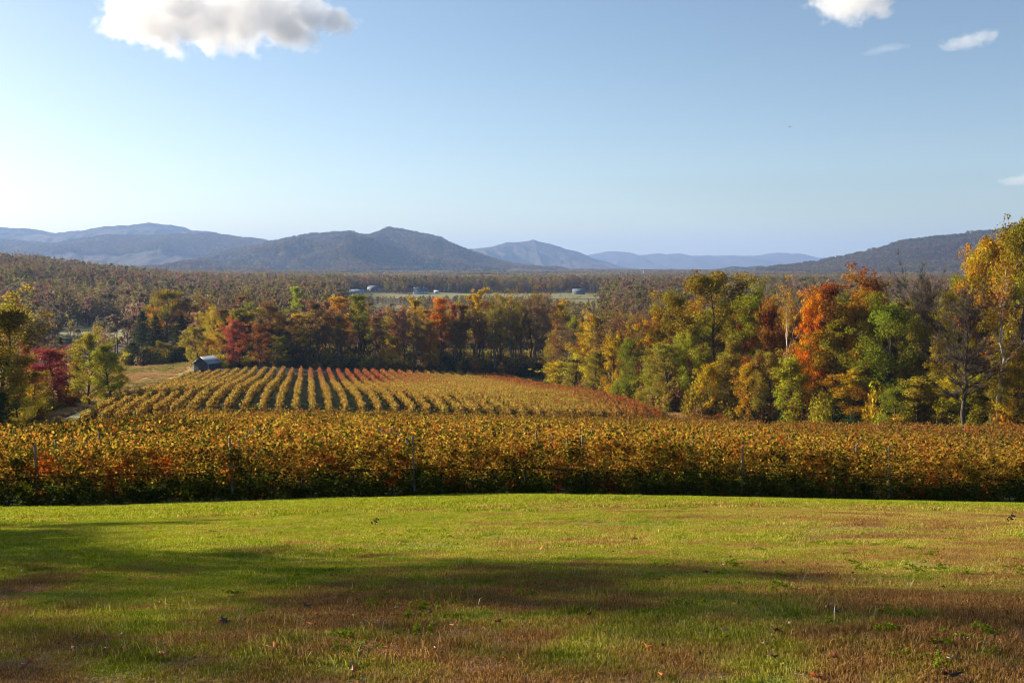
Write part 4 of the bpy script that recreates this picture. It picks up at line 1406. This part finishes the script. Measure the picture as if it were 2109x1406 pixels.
# ------------------------------------------------------------------ lawn grass
def grass_patch(seed, size, n, hmin, hmax, wd, fold=True):
    rg = np.random.default_rng(seed)
    base = np.stack([(rg.random(n) - .5) * size, (rg.random(n) - .5) * size], -1)
    # tufted: pull towards tuft centres
    K = max(8, n // 24)
    tc = (rg.random((K, 2)) - .5) * size
    ti = rg.integers(0, K, n)
    m_ = rg.random(n) < .55
    base[m_] = tc[ti[m_]] + rg.normal(0, .022, (m_.sum(), 2))
    h = hmin + (hmax - hmin) * rg.random(n) ** 1.6
    az = rg.random(n) * 6.283
    lean = .25 + .9 * rg.random(n)
    wdir = np.stack([np.cos(az), np.sin(az)], -1) * (wd * (.6 + .7 * rg.random(n)))[:, None] * .5
    ld = np.stack([-np.sin(az + rg.normal(0, .8, n)), np.cos(az + rg.normal(0, .8, n))], -1) + np.array([.25, .0])
    z0 = np.zeros(n) - .01
    b0 = np.concatenate([base - wdir, z0[:, None]], 1); b1 = np.concatenate([base + wdir, z0[:, None]], 1)
    mid_ = base + ld * (h * lean * .35)[:, None]
    m0 = np.concatenate([mid_ - wdir * .8, (h * .6)[:, None]], 1); m1 = np.concatenate([mid_ + wdir * .8, (h * .6)[:, None]], 1)
    tip = base + ld * (h * lean)[:, None]
    zt = h * (1 - .25 * lean)
    t0 = np.concatenate([tip - wdir * .12, zt[:, None]], 1); t1 = np.concatenate([tip + wdir * .12, zt[:, None]], 1)
    v = np.stack([b0, b1, m1, m0, t1, t0], 1).reshape(-1, 3)
    i = np.arange(n)[:, None] * 6
    f = np.concatenate([i + [0, 1, 2, 3], i + [3, 2, 4, 5]], 0)
    rn = rg.random(n)
    return mesh_np('grass_tuft', v, f, M['grass'], False, {'rnd': np.concatenate([rn, rn])})
GP = [grass_patch(400 + k, .45, 2400, .008, .027, .003) for k in range(4)]
GP += [grass_patch(410 + k, .9, 2800, .012, .042, .0055) for k in range(3)]
GP += [grass_patch(420 + k, 1.8, 3000, .025, .085, .013) for k in range(3)]
pos, rot, scl, idx = [], [], [], []
def lay(Y0, Y1, size, ids, hs):
    Y = Y0
    while Y < Y1:
        x0, x1 = xat(-80, Y) - .5, xat(2190, Y) + .5
        n = int((x1 - x0) / size) + 1
        for j in range(n):
            x_ = x0 + (j + random.uniform(-.15, .15)) * size; y_ = Y + random.uniform(-.15, .15) * size
            s_, t_ = st(x_, y_)
            if t_ > 36.3 or t_ > Y1 + 99: continue
            e = .2
            gx = (Hs(x_ + e, y_) - Hs(x_ - e, y_)) / (2 * e); gy = (Hs(x_, y_ + e) - Hs(x_, y_ - e)) / (2 * e)
            a = random.random() * 6.283
            nrm = Vector((-gx, -gy, 1)).normalized()
            from mathutils import Quaternion
            qn = nrm.to_track_quat('Z', 'Y') @ Quaternion((0, 0, 1), a)
            rot.append(tuple(qn.to_euler())); pos.append((x_, y_, Hs(x_, y_)))
            hh = hs * (1 + .45 * float(vnoise(x_ * 1.1, y_ * 1.3, 6))) * random.uniform(.85, 1.15)
            scl.append((1.08, 1.08, hh)); idx.append(random.choice(ids))
        Y += size
lay(3.2, 10.5, .34, [0, 1, 2, 3], .95)
lay(10.4, 21, .72, [4, 5, 6], .95)
lay(21, 45, 1.35, [7, 8, 9], 1.0)
scatter('lawn_grass', GP, pos, rot, scl, idx)

# taller loose tufts and dry stalks
m, nt = new_mat('dry_stalk'); b = NT(nt)
r = b.attr('rnd'); b.leaf_out(b.mix(r, (.32, .22, .09), (.16, .22, .03)), .35, .05)
M['stalk'] = m
def stalk_patch(seed, n, hmin, hmax, spread, wd, mat):
    me = grass_patch(seed, spread, n, hmin, hmax, wd)
    me.materials.clear(); me.materials.append(mat)
    return me
SP = [stalk_patch(440 + k, 9, .04, .11, .26, .0032, M['stalk']) for k in range(3)] + [stalk_patch(450 + k, 110, .022, .058, .2, .0042, M['grass']) for k in range(3)]
pos, rot, scl, idx = [], [], [], []
for i in range(1000):
    Y_ = 4.2 + 26 * random.random() ** 1.5
    px_ = random.uniform(-20, 2130)
    k_ = random.random()
    x_ = xat(px_, Y_)
    pos.append((x_, Y_, Hs(x_, Y_))); rot.append((-.15, 0, random.random() * 6.28)); g = random.uniform(.6, 1.2); scl.append((g, g, g))
    idx.append(random.randrange(3) if k_ < .3 else 3 + random.randrange(3))
scatter('loose_grass_tufts', SP, pos, rot, scl, idx)

# clover and broad-leaved weeds in the near lawn
m, nt = new_mat('weed_leaves'); b = NT(nt)
r = b.attr('rnd'); b.leaf_out(b.mix(r, (.12, .17, .012), (.26, .31, .02)), .3)
WP = []
for k in range(4):
    rg = np.random.default_rng(480 + k)
    nn = 14
    c_ = np.stack([rg.normal(0, .07, nn), rg.normal(0, .05, nn), .012 + .02 * rg.random(nn)], -1)
    v, f, rn, cr = quads_cloud(c_, np.full(nn, 9), np.full(nn, .028), .02, rg, .4)
    WP.append(mesh_np('weed', v, f, m, False, {'rnd': rn, 'clump': cr}))
pos, rot, scl, idx = [], [], [], []
for i in range(260):
    Y_ = 4 + 12 * random.random() ** 1.4; x_ = xat(random.uniform(-20, 2130), Y_)
    if vnoise(x_ * .9, Y_ * .9, 4) < -.1: continue
    g = random.uniform(.35, .85)
    pos.append((x_, Y_, Hs(x_, Y_))); rot.append((-.18, 0, random.random() * 6.28)); scl.append((g, g, g)); idx.append(random.randrange(4))
scatter('lawn_weeds', WP, pos, rot, scl, idx)

# rough grass on the meadow, banks and headlands
m, nt = new_mat('rough_grass'); b = NT(nt)
r = b.attr('rnd'); n = b.noise(b.pos(), .06, 3, .6)
c = b.mix(b.ramp(n, .38, .50), (.30, .30, .06), (.54, .34, .15))
c = b.hsv(c, .5, 1.0, b.math('ADD', b.math('MULTIPLY', r, .7), .6))
b.leaf_out(c, .35, 0)
M['rough'] = m
def rough_patch(seed):
    rg = np.random.default_rng(seed)
    me = grass_patch(seed, 2.6, 420, .25, .75, .07)
    me.materials.clear(); me.materials.append(M['rough'])
    return me
RP = [rough_patch(460 + k) for k in range(3)]
pos, rot, scl, idx = [], [], [], []
for i in range(4400):
    s_ = random.uniform(-105, -42.5); t_ = random.uniform(100, 418)
    if t_ < 235 and s_ < -66: continue
    x_, y_ = xy(s_, t_)
    pos.append((x_, y_, Hs(x_, y_))); rot.append((0, 0, random.random() * 6.28)); g = random.uniform(.6, 1.2); scl.append((g, g, g * random.uniform(.5, 1.1))); idx.append(random.randrange(3))
for i in range(500):   # dry bank between vines and the right wood
    px_ = random.uniform(1395, 1640); Y_ = edgeY(px_) + random.uniform(-7, 3); x_ = xat(px_, Y_)
    pos.append((x_, Y_, Hs(x_, Y_))); rot.append((0, 0, random.random() * 6.28)); scl.append((1, 1, .8)); idx.append(random.randrange(3))
scatter('rough_grass', RP, pos, rot, scl, idx)

# ------------------------------------------------------------------ fallen leaves
def leaf_mesh(seed, mat):
    rg = np.random.default_rng(seed)
    # five-lobed outline, curled
    pts = []
    lob = [(0, 1.0), (36, .45), (62, .85), (95, .40), (125, .62), (160, .22), (180, .30), (200, .22), (235, .62), (265, .40), (298, .85), (324, .45)]
    for a, r_ in lob:
        r_ *= .5 * (1 + rg.normal(0, .06)); a = math.radians(a)
        x_, y_ = math.sin(a) * r_, math.cos(a) * r_
        pts.append((x_, y_, .55 * r_ * r_ + .10 * math.sin(3 * a + seed)))
    v = [(0, 0, .02)] + pts
    n = len(pts)
    v2 = v + [(a, b_, c_ - .012) for a, b_, c_ in v]
    f = [(0, 1 + i, 1 + (i + 1) % n) for i in range(n)] + [(n + 1, n + 2 + (i + 1) % n, n + 2 + i) for i in range(n)]
    for i in range(n):
        a, c_ = 1 + i, 1 + (i + 1) % n
        f.append((a, a + n + 1, c_)); f.append((c_, a + n + 1, c_ + n + 1))
    return mesh_np('fallen_leaf', v2, f, mat)
def lm(name, col):
    m, nt = new_mat(name); b = NT(nt)
    n = b.noise(b.pos(), 30, 3, .6)
    b.leaf_out(b.mix(n, tuple(x * .7 for x in col), tuple(x * 1.25 for x in col)), .25, .06)
    return m
LMAT = {'rust red': lm('leaf_rust', (.33, .07, .02)), 'orange': lm('leaf_orange', (.55, .17, .03)), 'dark brown': lm('leaf_brown', (.10, .045, .02)), 'yellow': lm('leaf_yellow', (.60, .42, .05)), 'pale tan': lm('leaf_tan', (.42, .27, .14))}
FL = [  # photo px, py, colour, size m, where
    (630, 1243, 'dark brown', .10, 'left of the middle on shaded grass'),
    (458, 1273, 'dark brown', .10, 'beside a bright green tuft on the left'),
    (566, 1330, 'orange', .09, 'near the bottom left among weeds'),
    (645, 1280, 'orange', .07, 'upright in thin grass left of middle'),
    (714, 1262, 'orange', .06, 'on mown grass just left of the middle'),
    (255, 1330, 'orange', .07, 'on the brown bare patch at the left'),
    (222, 1331, 'rust red', .07, 'close beside an orange one on the brown patch'),
    (53, 1360, 'rust red', .08, 'at the bottom left corner of the lawn'),
    (340, 1340, 'orange', .08, 'in green weeds at the lower left'),
    (1304, 1107, 'rust red', .13, 'alone on the sunlit upper lawn right of the middle'),
    (1337, 1329, 'orange', .07, 'in the lower middle of the lawn'),
    (1024, 1276, 'rust red', .07, 'in the middle of the lawn'),
    (936, 1282, 'orange', .06, 'left beside a rust one in the middle'),
    (890, 1278, 'yellow', .05, 'small and bright in the middle of the lawn'),
    (1708, 1244, 'pale tan', .10, 'on shaded grass right of the middle'),
    (1597, 1291, 'dark brown', .09, 'lying flat right of middle at the shade edge'),
    (1492, 1292, 'pale tan', .07, 'curled on brown grass right of the middle'),
    (1445, 1301, 'pale tan', .05, 'very small left of a curled one'),
    (1685, 1390, 'rust red', .09, 'bright at the bottom edge right of middle'),
    (1718, 1348, 'rust red', .07, 'among dry stalks at the lower right'),
    (1593, 1346, 'dark brown', .07, 'standing on edge at the lower right'),
    (1368, 1385, 'orange', .06, 'near the bottom edge in the middle right'),
    (1953, 1388, 'dark brown', .12, 'large and curled in the bottom right'),
    (1960, 1350, 'pale tan', .05, 'small and pale at the lower right'),
    (824, 1116, 'orange', .08, 'on the upper lawn left of the middle'),
    (1117, 1126, 'orange', .08, 'on the upper lawn in the middle'),
    (735, 1402, 'orange', .08, 'cut by the bottom edge left of the middle'),
    (1450, 1173, 'rust red', .09, 'dull in the grass halfway up the right lawn'),
]
lmc = {}
for i, (px_, py_, colr, sz, where) in enumerate(FL):
    # walk the view ray down to the lawn
    Yv = 3.0
    while Yv < 60:
        x_, y_, z_ = at(px_, py_, Yv)
        if z_ <= Hs(x_, y_) + .035: break
        Yv += .04
    key = (colr, i % 3)
    if key not in lmc: lmc[key] = leaf_mesh(i + 1, LMAT[colr])
    o = link('fallen_leaf', lmc[key], None, (x_, y_, Hs(x_, y_) + .024), (random.uniform(-.5, .1), random.uniform(-.4, .4), random.random() * 6.28), (sz, sz, sz))
    tag(o, f'{colr} fallen leaf {where}', 'leaf', 'fallen leaves on the lawn')
lmall = list(lmc.values())
pos, rot, scl, idx = [], [], [], []
for i in range(420):
    Y_ = 4 + 30 * random.random() ** 1.3; x_ = xat(random.uniform(-20, 2130), Y_)
    g = random.uniform(.025, .055)
    pos.append((x_, Y_, Hs(x_, Y_) + .02)); rot.append((random.uniform(-.6, .6), random.uniform(-.6, .6), random.random() * 6)); scl.append((g, g, g)); idx.append(random.randrange(len(lmall)))
scatter('leaf_litter', lmall, pos, rot, scl, idx)
# two little dark seedlings on the upper lawn
for (px_, py_, lab, hgt) in ((773, 1082, 'tiny dark seedling sticking up from bright grass left of middle', .15), (2081, 1078, 'little dark leafy seedling on the upper right of the lawn', .17)):
    Yv = 3.0
    while Yv < 60:
        x_, y_, z_ = at(px_, py_, Yv)
        if z_ <= Hs(x_, y_): break
        Yv += .05
    root = thing('seedling', lab, 'seedling', (x_, y_, Hs(x_, y_)))
    mb = MB(); mb.tube([(0, 0, 0), (.01, 0, hgt * .5), (.03, .01, hgt)], [.006, .005, .003], 4); link('stem', mb.mesh('stem', M['vine_wood']), root)
    rg = np.random.default_rng(5)
    v, f, rn, cr = quads_cloud(np.array([(0, 0, hgt * .5), (.03, 0, hgt * .8), (-.04, 0, hgt * .4)]), [5, 5, 4], [.035, .03, .035], .035, rg)
    c = link('leaves', mesh_np('leaves', v, f, M['leaf'], False, {'rnd': rn, 'clump': cr}), root); c.color = (.06, .05, .02, 1)

# ------------------------------------------------------------------ clouds
def cloud(label, puffs, D, dens, amp, nscale, px0, px1, py0, py1, depth):
    """puffs: (px, py, radius px, flatten) in photo pixels at distance D"""
    k = D / FPX
    cx_, cy_ = (px0 + px1) / 2, (py0 + py1) / 2
    ctr = at(cx_, cy_, D)
    m, nt = new_mat('cloud_volume'); b = NT(nt)
    tc = b.n('ShaderNodeTexCoord')
    pvec = tc.outputs['Object']
    field = None
    for (px_, py_, r_, fl) in puffs:
        q_ = at(px_, py_, D)
        off = ((q_[0] - ctr[0]), (random.uniform(-.1, .1)) * depth, (q_[2] - ctr[2]))
        sub = b.n('ShaderNodeVectorMath', operation='SUBTRACT'); b.l(pvec, sub.inputs[0]); sub.inputs[1].default_value = off
        mul = b.n('ShaderNodeVectorMath', operation='MULTIPLY'); b.l(sub.outputs[0], mul.inputs[0]); mul.inputs[1].default_value = (1 / (r_ * k), .8 / (r_ * k), 1 / (r_ * k * fl))
        ln = b.n('ShaderNodeVectorMath', operation='LENGTH'); b.l(mul.outputs[0], ln.inputs[0])
        f_ = b.math('SUBTRACT', 1.0, ln.outputs['Value'])
        field = f_ if field is None else b.math('MAXIMUM', field, f_)
    n = b.noise(pvec, nscale, 7, .62)
    d = b.math('ADD', field, b.math('MULTIPLY', b.math('SUBTRACT', n, .55), amp))
    d = b.math('MULTIPLY', b.math('MULTIPLY', d, 3.0, clamp=True), dens)
    vs = b.n('ShaderNodeVolumePrincipled')
    vs.inputs['Color'].default_value = (1, 1, 1, 1)
    vs.inputs['Anisotropy'].default_value = .25
    b.l(d, vs.inputs['Density'])
    o_ = b.n('ShaderNodeOutputMaterial'); b.l(vs.outputs[0], o_.inputs['Volume'])
    W_, Hh = (px1 - px0) * k, (py1 - py0) * k
    mb = MB(); mb.box(-W_/2, W_/2, -depth/2, depth/2, -Hh/2, Hh/2)
    o = link('cloud', mb.mesh('cloud', m), None, ctr)
    tag(o, label, 'cloud', 'clouds in the sky')
    return o
cloud('large white and grey cloud at the top left of the sky',
      [(290, 45, 85, .62), (370, 30, 120, .62), (470, 30, 120, .58), (560, 30, 100, .55), (600, 70, 60, .62), (650, 40, 55, .7), (690, 50, 50, .62), (420, 50, 90, .5), (240, 50, 42, .6)],
      8000, .0058, 2.3, .0045, 150, 780, -120, 160, 1100)
cloud('small white cloud cut by the top edge on the right', [(1760, 0, 85, .5), (1730, 5, 60, .5), (1810, 10, 45, .6)], 9000, .0035, 2.3, .006, 1620, 1900, -80, 80, 600)
cloud('little pale cloud wisp below the small right cloud', [(1995, 85, 48, .35), (2025, 75, 30, .4), (1965, 95, 35, .25)], 9500, .0013, 2.8, .007, 1900, 2090, 40, 130, 350)
cloud('faint streak of cloud left of the little wisp', [(1830, 99, 38, .18), (1800, 108, 25, .2)], 9500, .0006, 1.7, .007, 1760, 1890, 75, 130, 250)
cloud('pinkish small cloud at the right edge low in the sky', [(2100, 372, 42, .25), (2130, 366, 40, .35)], 16500, .0009, 1.6, .004, 2040, 2200, 335, 400, 500)

# ------------------------------------------------------------------ haze
HAZE = 7.2e-5
m, nt = new_mat('haze_air'); b = NT(nt)
pv = b.n('ShaderNodeVolumePrincipled')
pv.inputs['Color'].default_value = (.30, .47, .84, 1)
pv.inputs['Density'].default_value = HAZE
pv.inputs['Anisotropy'].default_value = .1
o_ = b.n('ShaderNodeOutputMaterial'); b.l(pv.outputs[0], o_.inputs['Volume'])
mb = MB(); mb.box(-20800, 20800, -20800, 20800, -90, 520)
hz = link('haze', mb.mesh('haze', m)); hz['kind'] = 'stuff'
print('objects', len(sc.objects))
